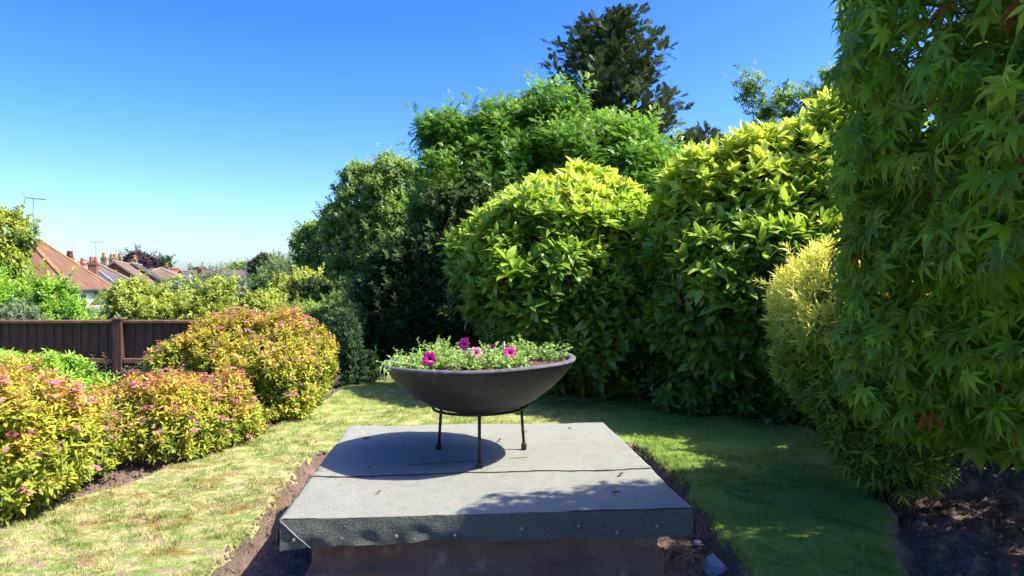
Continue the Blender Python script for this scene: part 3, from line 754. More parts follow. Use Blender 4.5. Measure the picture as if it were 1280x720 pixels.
# ------------------------------------------------------------------ plants: leaf materials
bk = bark('bark', (.16, .12, .09)); bk2 = bark('twig', (.12, .08, .05))
spir_m = leafmat('spirea_leaf', [(0, (.10, .18, .025)), (.3, (.27, .33, .03)), (.6, (.55, .50, .055)), (.82, (.60, .38, .08)), (1, (.46, .10, .07))], .5, .35, .3, .35)
posy_m = leafmat('spirea_flower', [(0, (.30, .06, .11)), (1, (.50, .19, .27))], .7, .2, .2, .8)
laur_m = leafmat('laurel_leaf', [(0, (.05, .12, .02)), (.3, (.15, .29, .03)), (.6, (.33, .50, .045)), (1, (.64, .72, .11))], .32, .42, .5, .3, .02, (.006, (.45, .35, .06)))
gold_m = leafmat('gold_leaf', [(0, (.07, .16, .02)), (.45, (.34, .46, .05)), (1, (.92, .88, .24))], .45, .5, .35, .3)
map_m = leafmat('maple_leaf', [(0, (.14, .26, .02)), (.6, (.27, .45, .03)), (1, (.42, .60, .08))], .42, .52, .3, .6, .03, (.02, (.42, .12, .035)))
T_LA = [t_blade(.20, .15, .05), t_blade(.23, .3, .04), t_blade(.19, .05, .06), t_blade(.21, .5, .03)]
T_SM = [t_blade(.2, .15, .05, (0, .35, .7, 1), (.05, 1, .75, 0)), t_blade(.17, .3, .04, (0, .35, .7, 1), (.05, 1, .75, 0))]
T_ST = [t_blade(.085, .15, .02, (0, .35, .7, 1), (.2, 1, .75, 0)), t_blade(.075, .4, .02, (0, .35, .7, 1), (.2, 1, .75, 0))]
T_Q = [t_quad(.28, .1), t_quad(.22, .25)]
T_PO = [t_posy(1), t_posy(2), t_posy(3)]
T_MA = [t_maple(i) for i in range(4)] + [t_maple(9, 5)]
T_PI = [t_pinnate(4, 1), t_pinnate(5, 2)]
T_SP = [t_spray(6, 1), t_spray(5, 2), t_spray(7, 3, .05)]

def zrel(P, blobs):
    B = np.array(blobs); lo = (B[:, 2] - B[:, 5]).min(); hi = (B[:, 2] + B[:, 5]).max(); return (P[:, 2] - lo) / (hi - lo)

# ---- golden spireas
def spirea(label, main, seed, size=.052, dens=520, zmin=.02, nlobe=26, fl=.16, red=.03, group='golden spirea shrubs along the left bed'):
    rng = np.random.RandomState(seed); bl = lobed(main, nlobe, (.10, .2), rng, .3); b0 = np.array(main).mean(0)
    t = thing('spirea_shrub', label, 'shrub', (b0[0], b0[1], gz(b0[0], b0[1])), 0, group)
    P, G = shell(bl, dens, rng, .06, .09, 6, zmin); up = np.clip(G[:, 2], -.3, 1); zr = zrel(P, bl)
    D = norm(G * .8 + np.array([0, 0, .9]) + rng.normal(size=P.shape) * .25)
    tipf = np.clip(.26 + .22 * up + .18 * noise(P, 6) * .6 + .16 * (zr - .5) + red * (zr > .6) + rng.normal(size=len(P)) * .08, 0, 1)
    a = shoots(P, D, 9, .075, size, rng, (35, 80), .35, tipf, .22, facew=.5)
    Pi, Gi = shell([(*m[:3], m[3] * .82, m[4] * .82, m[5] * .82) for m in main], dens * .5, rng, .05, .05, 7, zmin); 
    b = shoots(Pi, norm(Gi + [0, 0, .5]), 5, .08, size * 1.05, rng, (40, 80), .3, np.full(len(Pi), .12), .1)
    foliage('leaves', t, spir_m, T_SM, *[np.concatenate([u, v]) for u, v in zip(a, b)], rng)
    k = (rng.uniform(size=len(P)) < fl * (.25 + 1.5 * np.clip(up + .2, 0, 1)) * (1 + .8 * noise(P, 4, 6, 3)).clip(0.1, 2.5)); Pf = P[k] + D[k] * .085; n = len(Pf)
    foliage('blossom', t, posy_m, T_PO, Pf, norm(D[k] + [0, 0, .5]), np.tile([1., 0, 0], (n, 1)), rng.uniform(.014, .036, n), rng.uniform(0, 1, n), rng, 'stuff')
    stems(t, (b0[0], b0[1], gz(b0[0], b0[1])), main, rng, 60, .006, bk2)
spirea('large yellow leaved spirea with pink flower heads, cut by the left edge of the photo', [(-3.12, 3.95, .30, .55, .6, .46), (-3.5, 4.25, .34, .6, .6, .40), (-3.1, 4.5, .20, .40, .4, .32)], 21, .056, 520)
spirea('lowest yellow leaved spirea, in the middle of the three golden shrubs', [(-2.72, 5.3, .16, .5, .48, .36), (-2.98, 5.3, .14, .42, .42, .34), (-2.5, 5.6, .16, .34, .36, .30)], 22, .05, 560, red=.04, fl=.16)
spirea('tall broad yellow and coral leaved spirea in front of the fence end', [(-2.85, 7.2, .40, .64, .6, .55), (-2.38, 7.2, .42, .46, .5, .54), (-3.3, 7.05, .26, .42, .45, .48), (-2.45, 6.75, .3, .5, .4, .45)], 23, .056, 520, red=.02, fl=.15)

def shrub(name, label, main, mat, T, seed, size, dens, nl=7, L=.1, ang=(35, 75), zmin=None, nlobe=20, lr=(.15, .3), tipfn=None, group=None, cat='shrub', inner=.5, jit=.08, amp=.06, nf=3,
          upw=.7, stem=(30, .01), wood=None, trunk=None, isize=1.1, facew=.5, part='leaves', tipr=.15, back=.5, dj=.25, innertip=.05, szj=.25, rag=.07):
    rng = np.random.RandomState(seed); bl = lobed(main, nlobe, lr, rng, .25); b0 = np.array(main).mean(0); wood = wood or bk2
    gzb = float(terrain(np.array([b0[0]]), np.array([b0[1]]))[0])
    t = thing(name, label, cat, (b0[0], b0[1], gzb), 0, group)
    P, G = shell(bl, dens, rng, jit, amp, nf, zmin, back); zr = zrel(P, bl)
    D = norm(G + np.array([0, 0, upw]) + rng.normal(size=P.shape) * dj)
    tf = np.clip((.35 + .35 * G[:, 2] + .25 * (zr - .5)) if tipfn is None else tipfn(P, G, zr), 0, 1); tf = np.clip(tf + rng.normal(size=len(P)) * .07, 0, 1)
    a = shoots(P, D, nl, L, size, rng, ang, szj, tf, tipr, facew=facew)
    if rag:
        k = (rng.uniform(size=len(P)) < rag) & (G[:, 2] > -.1)
        for q in (.9, 1.8, 2.6):
            k = k & (rng.uniform(size=len(P)) < .85); c2 = shoots(P[k] + D[k] * L * q, D[k], nl, L, size * (1 - .1 * q), rng, ang, szj, np.clip(tf[k] + .08 * q, 0, 1), tipr, facew=facew)
            a = [np.concatenate([u, v]) for u, v in zip(a, c2)]
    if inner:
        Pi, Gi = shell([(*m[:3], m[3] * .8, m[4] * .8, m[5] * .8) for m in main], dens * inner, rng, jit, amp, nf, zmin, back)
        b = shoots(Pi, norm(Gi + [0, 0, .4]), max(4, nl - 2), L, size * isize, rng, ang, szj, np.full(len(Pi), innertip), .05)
        a = [np.concatenate([u, v]) for u, v in zip(a, b)]
    foliage(part, t, mat, T, *a, rng)
    if trunk: branches(t, (b0[0] + trunk[1], b0[1], gzb), main, rng, trunk[0], wood)
    else: stems(t, (b0[0], b0[1], gzb), main, rng, stem[0], stem[1], wood)
    return t

# ---- the two laurels: glossy leaves in rosettes, gold top tint spread lower to look sunlit
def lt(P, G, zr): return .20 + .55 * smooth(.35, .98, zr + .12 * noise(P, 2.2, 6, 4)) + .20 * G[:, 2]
gl = 'gold topped laurels behind the lawn'
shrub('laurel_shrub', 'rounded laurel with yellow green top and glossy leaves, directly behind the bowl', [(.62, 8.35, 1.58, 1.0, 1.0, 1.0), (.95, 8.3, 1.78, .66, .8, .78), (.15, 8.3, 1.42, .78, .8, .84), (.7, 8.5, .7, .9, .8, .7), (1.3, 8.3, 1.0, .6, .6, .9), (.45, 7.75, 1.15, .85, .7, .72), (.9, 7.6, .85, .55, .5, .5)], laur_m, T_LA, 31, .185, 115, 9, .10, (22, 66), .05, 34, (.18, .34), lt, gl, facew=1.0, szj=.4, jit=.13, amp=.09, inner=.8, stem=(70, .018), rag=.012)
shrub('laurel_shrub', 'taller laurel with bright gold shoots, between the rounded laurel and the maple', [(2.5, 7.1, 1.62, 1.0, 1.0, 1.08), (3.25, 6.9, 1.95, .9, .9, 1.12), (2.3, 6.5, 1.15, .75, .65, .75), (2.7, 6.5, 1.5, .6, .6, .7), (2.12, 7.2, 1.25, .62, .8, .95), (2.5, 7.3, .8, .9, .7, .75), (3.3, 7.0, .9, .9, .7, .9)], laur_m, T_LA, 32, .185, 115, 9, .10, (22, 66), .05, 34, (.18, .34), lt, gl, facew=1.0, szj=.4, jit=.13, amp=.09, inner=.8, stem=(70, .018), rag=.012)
# ---- small golden narrow-leaved bush
def gt(P, G, zr): return .2 + .75 * smooth(.2, .8, zr + .08 * noise(P, 3)) + .18 * G[:, 2] - .15 * (G[:, 0] < -.9)
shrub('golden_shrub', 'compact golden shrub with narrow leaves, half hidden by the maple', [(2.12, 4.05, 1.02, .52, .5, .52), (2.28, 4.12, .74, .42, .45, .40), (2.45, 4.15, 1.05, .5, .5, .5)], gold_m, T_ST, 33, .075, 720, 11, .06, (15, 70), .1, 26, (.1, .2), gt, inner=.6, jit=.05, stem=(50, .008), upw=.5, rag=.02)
shrub('strap_leaved_shrub', 'low mid green strap leaved shrub spilling onto the shaded lawn edge', [(2.3, 4.2, .30, .28, .3, .22)], gold_m, T_ST, 34, .11, 330, 9, .07, (20, 75), .03, 14, (.1, .18), lambda P, G, z: .12 + .15 * z, inner=.5, stem=(30, .006))
# ---- dark leafy ground layer under the laurels
shrub('laurel_seedling_shrub', 'low dark glossy shrub in the shade below the taller laurel', [(2.0, 6.95, .22, .7, .35, .25), (2.75, 6.45, .25, .6, .35, .3), (1.2, 7.75, .2, .5, .3, .22)], laur_m, T_LA, 35, .12, 110, 6, .06, (35, 80), .02, 8, (.1, .2), lambda P, G, z: .02 + .1 * z, inner=.3)

shrub('shade_shrub', 'tall dark green shrub added unseen behind the maple to shade the lawn', [(4.1, 5.1, 1.7, 1.0, .9, 1.25), (4.65, 5.0, 2.2, 1.0, .9, 1.3), (4.2, 5.2, .8, 1.1, .9, .9)], laur_m, T_LA, 36, .14, 90, 8, .10, (28, 72), .05, 20, (.2, .34), lambda P, G, z: .1 + .1 * z, inner=.5, back=.5)  # unseen shrub, added to shade the right of the lawn
# ---- the maple: drooping leaves in tiers
rng = np.random.RandomState(41)
mm = [(2.0, 2.3, 2.15, .85, .8, .72), (2.15, 2.45, 1.72, .85, .8, .75), (2.12, 1.75, 1.75, .88, .8, .8), (2.3, 1.75, 2.4, .95, .9, .8), (2.5, 2.95, 1.4, .5, .4, .5),
      (2.65, 2.3, 2.95, .85, .8, .6), (1.8, 2.6, 1.45, .5, .5, .52), (1.95, 2.25, 1.14, .48, .45, .40), (2.3, 2.2, 1.15, .5, .5, .4), (1.72, 3.0, 1.35, .3, .3, .45), (1.79, 2.75, 1.12, .34, .34, .34), (1.97, 2.6, .97, .4, .4, .3), (2.1, 2.2, 1.0, .45, .4, .32), (1.62, 2.75, 1.08, .28, .3, .3), (1.85, 2.7, .9, .35, .3, .25), (2.6, 1.3, 2.0, .8, .7, .9)]
mp = thing('japanese_maple', 'tall japanese maple with drooping lobed green leaves filling the right side', 'tree', (2.9, 2.5, gz(2.9, 2.5)))
bl = lobed(mm, 60, (.14, .3), rng, .1)
P, G = shell(bl, 720, rng, .10, .13, 8, .63, .3)
off = lobed([(3.5, 2.3, 2.8, 1.2, 1.1, 1.0), (3.6, 2.2, 1.9, 1.0, 1.2, .9), (3.9, 2.9, 1.4, .9, .9, .9), (3.55, 2.9, .95, .75, .9, .8), (3.75, 3.85, 1.7, .75, .7, 1.1)], 20, (.2, .35), rng)  # unseen crown lobes out of frame, added to shade lawn and soil
Po, Go = shell(off, 300, rng, .12, .05, 5, .5, 1.0); P = np.concatenate([P, Po]); G = np.concatenate([G, Go])
k = ~((P[:, 0] / P[:, 1] < .484 + .012 * noise(P, 9)) & (P[:, 1] > 0)) ; P, G = P[k], G[k]
N = len(P); out = norm(G * [1, 1, .2])
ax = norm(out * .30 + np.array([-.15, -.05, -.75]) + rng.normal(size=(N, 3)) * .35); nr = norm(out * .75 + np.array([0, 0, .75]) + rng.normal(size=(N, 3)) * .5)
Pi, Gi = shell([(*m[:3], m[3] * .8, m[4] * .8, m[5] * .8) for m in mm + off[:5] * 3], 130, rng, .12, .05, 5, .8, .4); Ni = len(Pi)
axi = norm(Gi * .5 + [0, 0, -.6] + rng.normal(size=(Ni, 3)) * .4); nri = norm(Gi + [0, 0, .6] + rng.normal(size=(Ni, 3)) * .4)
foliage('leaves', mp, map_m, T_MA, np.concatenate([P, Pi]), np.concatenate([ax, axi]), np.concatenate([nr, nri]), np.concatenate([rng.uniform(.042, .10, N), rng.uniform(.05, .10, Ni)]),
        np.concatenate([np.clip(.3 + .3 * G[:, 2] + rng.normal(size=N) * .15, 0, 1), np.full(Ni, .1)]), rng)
branches(mp, (2.95, 2.5, gz(2.95, 2.5)), mm, rng, .07, bk, n=11)
tw = MB(); red_m = plain('red_twig', (.30, .05, .05))
for i in range(0, N, 60):
    p = P[i]; g = G[i]; tw.tube([p - g * .25 + [0, 0, .05], p - g * .12 + [0, 0, .03], p + g * .02], [.004, .003, .0015], 4, False)
tag(tw.build('twigs', red_m, mp), kind='stuff')

# ---- shrubs in front of and behind the fence
lime_m = leafmat('lime_leaf', [(0, (.07, .17, .02)), (.5, (.20, .40, .03)), (1, (.40, .60, .06))], .4, .4, .4, .4)
mid_m = leafmat('mid_leaf', [(0, (.06, .14, .025)), (.5, (.18, .32, .06)), (1, (.40, .52, .13))], .45, .45, .3, .5)
yel_l = leafmat('yellow_leaf', [(0, (.05, .11, .015)), (.5, (.24, .32, .035)), (1, (.52, .55, .09))], .45, .35, .35, .5)
grey_m = leafmat('grey_leaf', [(0, (.08, .11, .06)), (1, (.24, .29, .17))], .6, .3, .2, .6)
dark_m = leafmat('dark_leaf', [(0, (.015, .045, .010)), (.5, (.03, .08, .015)), (1, (.06, .13, .025))], .5, .25, .3, .5)
yew_m = leafmat('yew_leaf', [(0, (.015, .035, .010)), (.5, (.03, .07, .015)), (1, (.10, .15, .03))], .6, .2, .2, .6)
ash_m = leafmat('ash_leaf', [(0, (.05, .14, .015)), (.5, (.13, .30, .025)), (1, (.30, .50, .05))], .35, .45, .4, .5)
cop_m = leafmat('copper_leaf', [(0, (.035, .02, .03)), (1, (.10, .05, .07))], .5, .2, .3, .6)
cot_m = leafmat('cotoneaster_leaf', [(0, (.03, .07, .02)), (.7, (.09, .14, .05)), (1, (.25, .10, .06))], .5, .3, .3, .5)
pine_m = leafmat('pine_leaf', [(0, (.03, .05, .02)), (1, (.12, .14, .06))], .6, .2, .2, .6)
wil_m = leafmat('willow_leaf', [(0, (.08, .14, .05)), (1, (.24, .33, .13))], .6, .35, .2, .5)

shrub('lime_green_shrub', 'bright lime green shrub between the left spirea and the fence', [(-4.2, 6.2, .18, .52, .5, .44), (-4.9, 6.4, .20, .6, .5, .44)], lime_m, T_SM, 51, .07, 330, 8, .07, rag=.01, zmin=-.2, nlobe=14, lr=(.1, .18), tipfn=lambda P, G, z: .5 + .4 * G[:, 2])
shrub('rose_stem_shrub', 'sparse leafy shrub poking up between the middle spirea and the fence', [(-3.55, 6.4, .1, .38, .3, .42)], cot_m, T_SM, 52, .06, 90, 6, .06, zmin=-.3, nlobe=10, lr=(.08, .15), inner=.2, tipfn=lambda P, G, z: .4 + .2 * z)
shrub('cotoneaster_shrub', 'shaded grey green cotoneaster at the right end of the tall spirea', [(-2.14, 8.95, .35, .17, .3, .48), (-2.0, 9.1, .12, .16, .25, .3), (-2.3, 9.2, .75, .16, .2, .26)], dark_m, T_SM, 53, .045, 620, 8, .05, rag=.05, amp=.16, jit=.14, zmin=-.1, nlobe=16, lr=(.1, .18), tipfn=lambda P, G, z: .25 + .5 * smooth(.8, 1, z))  # darker leaf colour stands in for the shade on this shrub
shrub('hazel_shrub', 'bright green shrub behind the left half of the fence', [(-7.25, 9.6, .60, .65, .6, .72), (-6.55, 9.5, .62, .5, .5, .72), (-6.3, 9.6, .25, .36, .4, .5), (-7.9, 9.8, .7, .6, .5, .8)], lime_m, T_SM, 54, .085, 240, 8, .10, zmin=-.6, nlobe=26, lr=(.12, .25), tipfn=lambda P, G, z: .35 + .4 * G[:, 2], ang=(20, 60))
shrub('grey_leaved_shrub', 'small grey leaved shrub just above the fence at the left edge', [(-6.35, 8.75, .55, .32, .3, .50), (-6.75, 8.8, .5, .35, .3, .5)], grey_m, T_SM, 55, .05, 300, 7, .06, zmin=-.3, nlobe=10, lr=(.08, .15))
shrub('yellow_green_tree', 'yellow green tree at the left edge in front of the red roofed house', [(-9.35, 12.2, 2.1, .45, .6, .55), (-10.0, 12.2, 2.2, .6, .7, .55), (-9.25, 12, 1.55, .5, .6, .45), (-10.0, 12, 1.4, .7, .8, .5), (-9.1, 11.9, .8, .6, .6, .5)], yel_l, T_Q, 56, .12, 150, 7, .1, nlobe=44, lr=(.14, .3), amp=.14, nf=4, cat='tree', trunk=(.12, 0), tipfn=lambda P, G, z: .4 + .4 * G[:, 2])
gb = 'garden trees beyond the fence'
def bt(name, label, main, mat, seed, size=.11, dens=150, nlobe=22, lr=(.18, .32), T=None, trunk=(.07, 0), cat='tree', **k):
    k.setdefault('amp', .13); k.setdefault('nf', 3.2); return shrub(name, label, main, mat, T or T_Q, seed, size, dens, 7, size * .9, nlobe=int(nlobe * 1.4), lr=lr, cat=cat, trunk=trunk, **k)
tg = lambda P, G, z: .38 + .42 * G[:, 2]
bt('layered_tree', 'layered yellow green tree above the fence, in front of the white walled house', [(-7.9, 14, .70, .42, .5, .60), (-8.1, 14, .1, .38, .5, .55), (-7.5, 13.9, .2, .5, .5, .6)], yel_l, 61, group=gb, tipfn=tg)
bt('layered_tree', 'layered yellow green tree above the fence, right of the one before the white house', [(-6.95, 13.6, .42, .55, .6, .62), (-6.5, 13.5, .35, .45, .5, .60)], yel_l, 62, group=gb, tipfn=tg)
bt('layered_tree', 'layered yellow green tree with pointed top, where the fence disappears behind the tall spirea', [(-5.75, 13.2, .62, .38, .5, .66), (-5.3, 13, .25, .5, .5, .6), (-6.1, 13, .2, .45, .5, .6)], yel_l, 63, group=gb, tipfn=tg)
bt('layered_tree', 'small rounded yellow green tree just above the middle of the tall spirea', [(-4.6, 12.6, .45, .42, .45, .62), (-4.2, 12.4, .3, .4, .4, .55)], yel_l, 64, group=gb, tipfn=tg)
bt('olive_tree', 'hazy grey green tree under the long distant roof', [(-8.6, 20, .5, .9, .8, .95), (-7.6, 19.5, .4, .8, .7, .9), (-9.4, 20, .1, .7, .7, .8)], grey_m, 65, .13, 90, tipfn=tg)
bt('dark_bush_tree', 'small dark green tree between the two yellow trees', [(-6.15, 17, .55, .38, .4, .8)], dark_m, 66, .12, 160, nlobe=10)
bt('yellow_tree', 'bright yellow topped tree left of the dark conifer', [(-5.6, 17, .75, .5, .5, .6), (-5.1, 16.8, .8, .5, .5, .72), (-5.0, 16.5, .2, .5, .5, .6), (-5.8, 16.5, .1, .5, .5, .6)], yel_l, 67, .12, 150, tipfn=lambda P, G, z: .55 + .35 * G[:, 2])
bt('blue_conifer', 'rounded dark blue green conifer behind the spirea tops', [(-3.75, 13.2, .65, .42, .42, .78), (-3.5, 13, .2, .4, .4, .6)], yew_m, 68, .13, 170, T=T_SP, nlobe=12)
bt('leafy_bush_tree', 'pale green shrub over the right end of the tall spirea', [(-3.3, 11.2, .4, .45, .4, .55), (-2.75, 10.8, .45, .4, .4, .6)], mid_m, 69, .07, 330, T=T_SM, nlobe=14, tipfn=tg)
bt('willow_tree', 'soft grey green willow like tree left of the tall oak trees', [(-9.2, 28, 1.3, .9, .8, 1.1), (-8.3, 27.5, 1.0, .8, .8, 1.1), (-7.5, 27, .9, .9, .8, 1.0), (-9.8, 28, .6, .7, .7, .9)], wil_m, 70, .18, 70, nlobe=24, lr=(.25, .45), T=T_ST, tipfn=tg, upw=-.2)
gt2 = 'tall trees left of the laurels'
bt('oak_tree', 'lower broadleaf tree at the left end of the tall tree group', [(-6.9, 24.5, 2.3, .9, .9, 1.0), (-6.1, 24, 2.4, .8, .9, 1.3), (-6.6, 24, 1.0, 1.0, .9, 1.1), (-5.8, 23.5, 1.0, .9, .9, 1.1)], mid_m, 71, .17, 80, nlobe=40, lr=(.25, .5), trunk=(.2, 0), group=gt2, tipfn=tg)
bt('oak_tree', 'tall broadleaf tree beside the dark yew, crown higher than its left neighbour', [(-4.5, 21.5, 3.75, 1.0, 1, 1.1), (-3.6, 21, 3.9, .9, .9, 1.2), (-5.1, 21.5, 3.0, .8, .9, 1.0), (-4.2, 21, 2.2, 1.3, 1, 1.4), (-3.3, 20.5, 2.6, .9, .9, 1.3), (-4.5, 21, .8, 1.2, 1, 1.2)], mid_m, 72, .16, 85, nlobe=60, lr=(.25, .5), trunk=(.25, 0), group=gt2, tipfn=tg)
bt('ash_tree', 'broad bright green ash tree with feathery leaves behind the rounded laurel', [(-1.02, 12, 3.75, .26, .3, .55), (-.1, 12, 3.7, .38, .4, .5), (.65, 12, 3.9, .35, .4, .45), (-.95, 12, 2.55, .62, .9, 1.0), (-.2, 12, 2.8, .85, 1, .95), (.9, 12, 3.1, .95, 1, .95), (1.8, 12.1, 3.05, .8, 1, .9), (2.5, 12.2, 2.6, .6, .9, .95), (.3, 12, 2.2, 1.4, 1, 1.3), (2, 12, 2, 1.0, 1, 1.2), (-1.0, 12, 1.6, .7, .9, 1.1)],
   ash_m, 73, .20, 105, nlobe=70, lr=(.22, .45), rag=.05, T=T_PI, trunk=(.16, 0), facew=.8, amp=.2, nf=4.2, tipfn=lambda P, G, z: .25 + .35 * G[:, 2] + .3 * smooth(-.5, 2.5, P[:, 0]) * z, szj=.4)
bt('yew_tree', 'very dark shaded yew standing at the far end of the lawn', [(-1.45, 11, .8, .9, .7, 1.1), (-.7, 10.9, 1.3, .85, .7, 1.45), (-2.0, 11.6, .5, .6, .6, .9), (-.2, 10.3, .7, .8, .6, 1.3), (-1.2, 11.3, 1.6, .6, .6, .7)], yew_m, 74, .13, 330, nlobe=40, lr=(.2, .36), T=T_SP, trunk=(.15, 0), inner=.6, zmin=-.1)

# ---- tall conifer: a trunk, upswept boughs, sprays along every bough
def conifer(name, label, base, H, Rw, seed, mat, z0f=.15, nb=90, size=.42, up=.5):
    rng = np.random.RandomState(seed); base = np.array(base, float); t = thing(name, label, 'tree', base)
    MB().tube([base, base + [0, 0, H * .5], base + [.1, 0, H * .97]], [.2, .11, .02], 9).build('trunk', bk, t, True)
    lb = MB(); P = []; A = []; TP = []; NR = []
    for i in range(nb):
        u = z0f + (1 - z0f) * ((i + .5) / nb) ** .85; a = i * 2.4 + rng.uniform(-.4, .4); L = Rw * (1 - u) ** .62 * rng.uniform(.7, 1.25) + .22
        d = np.array([math.cos(a), math.sin(a), up * rng.uniform(.5, 1.3)]); s0 = base + [0.1 * u, 0, H * u * .97]
        ln = [s0 + d * L * q + np.array([0, 0, .25 * L * q * q - .12 * L * q]) for q in (0, .33, .66, 1)]
        lb.tube(ln, [.03, .02, .012, .004], 5, False)
        for k in range(int(16 + L * 32)):
            q = rng.uniform(.12, 1.03); j = min(int(q * 3), 2); p = ln[j] + (ln[j + 1] - ln[j]) * (q * 3 - j)
            s_ = rng.normal(size=3) * [1, 1, .5]; dd = norm(norm(d) * .7 + norm(s_) * .75 + [0, 0, .1]); P.append(p + s_ * .06); A.append(dd); TP.append(.2 + .5 * q * rng.uniform(.4, 1)); NR.append([0, 0, 1] + rng.normal(size=3) * .5)
    lb.build('boughs', bk, t, True); P = np.array(P); n = len(P)
    foliage('needle_sprays', t, mat, T_SP, P, np.array(A), np.array(NR), rng.uniform(.5, 1.15, n) * size * .8, np.array(TP), rng); return t
con_m = leafmat('conifer_leaf', [(0, (.02, .045, .014)), (1, (.10, .14, .04))], .6, .2, .2, .6)
conifer('conifer_tree', 'tall dark conifer with ragged upswept boughs, highest tree in the photo', (2.2, 16, -1.4), 9.05, 2.8, 81, con_m, nb=135)
conifer('conifer_tree', 'smaller dark pine top peeping out right of the tall conifer', (5.15, 18.5, -1.0), 6.6, 1.5, 82, pine_m, nb=60, size=.36)
conifer('conifer_tree', 'olive green conifer crown low behind the ash tree and the taller laurel', (3.9, 15.5, -1.0), 5.6, 1.6, 83, pine_m, nb=60, size=.36)
bt('airy_tree', 'thin airy tree with sky showing through, above the taller laurel', [(7.0, 20, 7.0, .4, .5, .6), (8.1, 20, 6.7, .5, .5, .4), (9.1, 20, 6.9, .5, .5, .5), (7.5, 20, 6.3, .5, .5, .4), (8.7, 20, 6.2, .6, .5, .4), (7.6, 20, 5.4, .9, .6, .6), (8.8, 20, 5.3, .9, .6, .6), (6.9, 20, 5.2, .6, .5, .5)], mid_m, 84, .14, 60, nlobe=16, lr=(.2, .35), T=T_SM, inner=0, jit=.35, trunk=(.05, 0), tipfn=tg)

# ------------------------------------------------------------------ the houses down the hill
def rooftile(name, col, lich=None):
    m = NT(name); v = m.coord(); w1 = m.n('ShaderNodeTexWave'); w1.bands_direction = 'Z'; w1.inputs['Scale'].default_value = 2.2; w1.inputs['Distortion'].default_value = .6; m.l(v, w1.inputs[0])
    f = m.noise(v, 1.3, 6, .7); f2 = m.noise(v, 9, 4, .8)
    c = m.mix(f, tuple(x * .75 for x in col), tuple(x * 1.25 for x in col)); c = m.mix(m.math('MULTIPLY', f2, .4), c, tuple(x * .6 for x in col)); c = m.mix(m.math('MULTIPLY', w1.outputs['Fac'], .18), c, tuple(x * .5 for x in col))
    if lich: c = m.mix(m.math('MULTIPLY', m.noise(v, .9, 5, .7, .55, .7), .6), c, lich)
    return m.done(c, .85, .2)
red_t = rooftile('red_tiles', (.20, .10, .06), (.28, .18, .07)); brn_t = rooftile('brown_tiles', (.19, .13, .085)); slate = rooftile('slate', (.10, .11, .13)); org_t = rooftile('orange_tiles', (.40, .15, .07)); dslate = rooftile('dark_slate', (.075, .07, .08)); purp = rooftile('plum_tiles', (.15, .10, .11))
wht = plain('render_white', (.80, .80, .78), .8, .06, 2); brick = plain('brick_wall', (.28, .12, .08), .9, .3, 9); glass_m = plain('window_glass', (.05, .06, .08), .15, .2, 3, .6); trimd = plain('gutter', (.04, .04, .045)); lich_m = plain('ridge_lichen', (.30, .17, .07), .9, .4, 8); ridge_m = plain('ridge_tile', (.30, .24, .19), .9, .3, 8)
metal_m = plain('aerial_metal', (.10, .17, .30), .5, .1, 3, .5, 0, .4); pot_m = plain('chimney_pot', (.42, .17, .09), .9, .2); bpot_m = plain('buff_pot', (.38, .25, .10), .9, .2)
def chimney(parent, c, w_, d_, h, rz=0, pots=2, pm=None, ps=1.0, body=None, aerial=0):
    c = np.array(c, float); ps = ps * .8; m = MB(); m.box(c + [0, 0, -.4], (w_, d_, h * 2 + .8), rz); m.box(c + [0, 0, h], (w_ * 1.18, d_ * 1.18, .14), rz); ch = m.build('chimney', body or brick, parent)
    for i in range(pots):
        x = (i - (pots - 1) / 2) * w_ * .5; MB().lathe([(.0, 0), (.13 * ps, 0), (.15 * ps, .07), (.11 * ps, .3), (.14 * ps, .34), (.1 * ps, .38), (0, .35)], c + [x * math.cos(rz), x * math.sin(rz), h + .07], 10).build('chimney_pot', pm or pot_m, ch, True)
    if aerial: aer(ch, c + [w_ * .3, 0, h], aerial, .42)
    return ch
def aer(parent, c, H, s=1.0, rz=.25):
    """mast, boom, short cross elements and a reflector"""
    c = np.array(c, float); m = MB(); m.tube([c - [0, 0, .3], c + [0, 0, H]], .03 * s, 6); d = np.array([math.cos(rz), math.sin(rz), -.06]); e = np.array([-math.sin(rz), math.cos(rz), 0]) * .6 + np.array([0, 0, .8]) * .0
    b0 = c + [0, 0, H] - d * .6 * s; b1 = c + [0, 0, H] + d * 1.0 * s; m.tube([b0, b1], .035 * s, 6)
    for k in range(11):
        p = b0 + (b1 - b0) * (.18 + .8 * k / 10); L = .17 * s; m.tube([p - e * L, p + e * L], .012 * s, 4); m.tube([p - [0, 0, .05 * s], p + [0, 0, .07 * s]], .02 * s, 4)
    for sg in (-1, 1):
        for k in range(4): p = b0 + np.array([-.05 * k * s, 0, sg * (.08 + .1 * k) * s]); m.tube([p - e * .35 * s, p + e * .35 * s], .012 * s, 4)
        m.tube([b0, b0 + np.array([-.2 * s, 0, sg * .42 * s])], .014 * s, 4)
    return m.build('aerial', metal_m, parent)
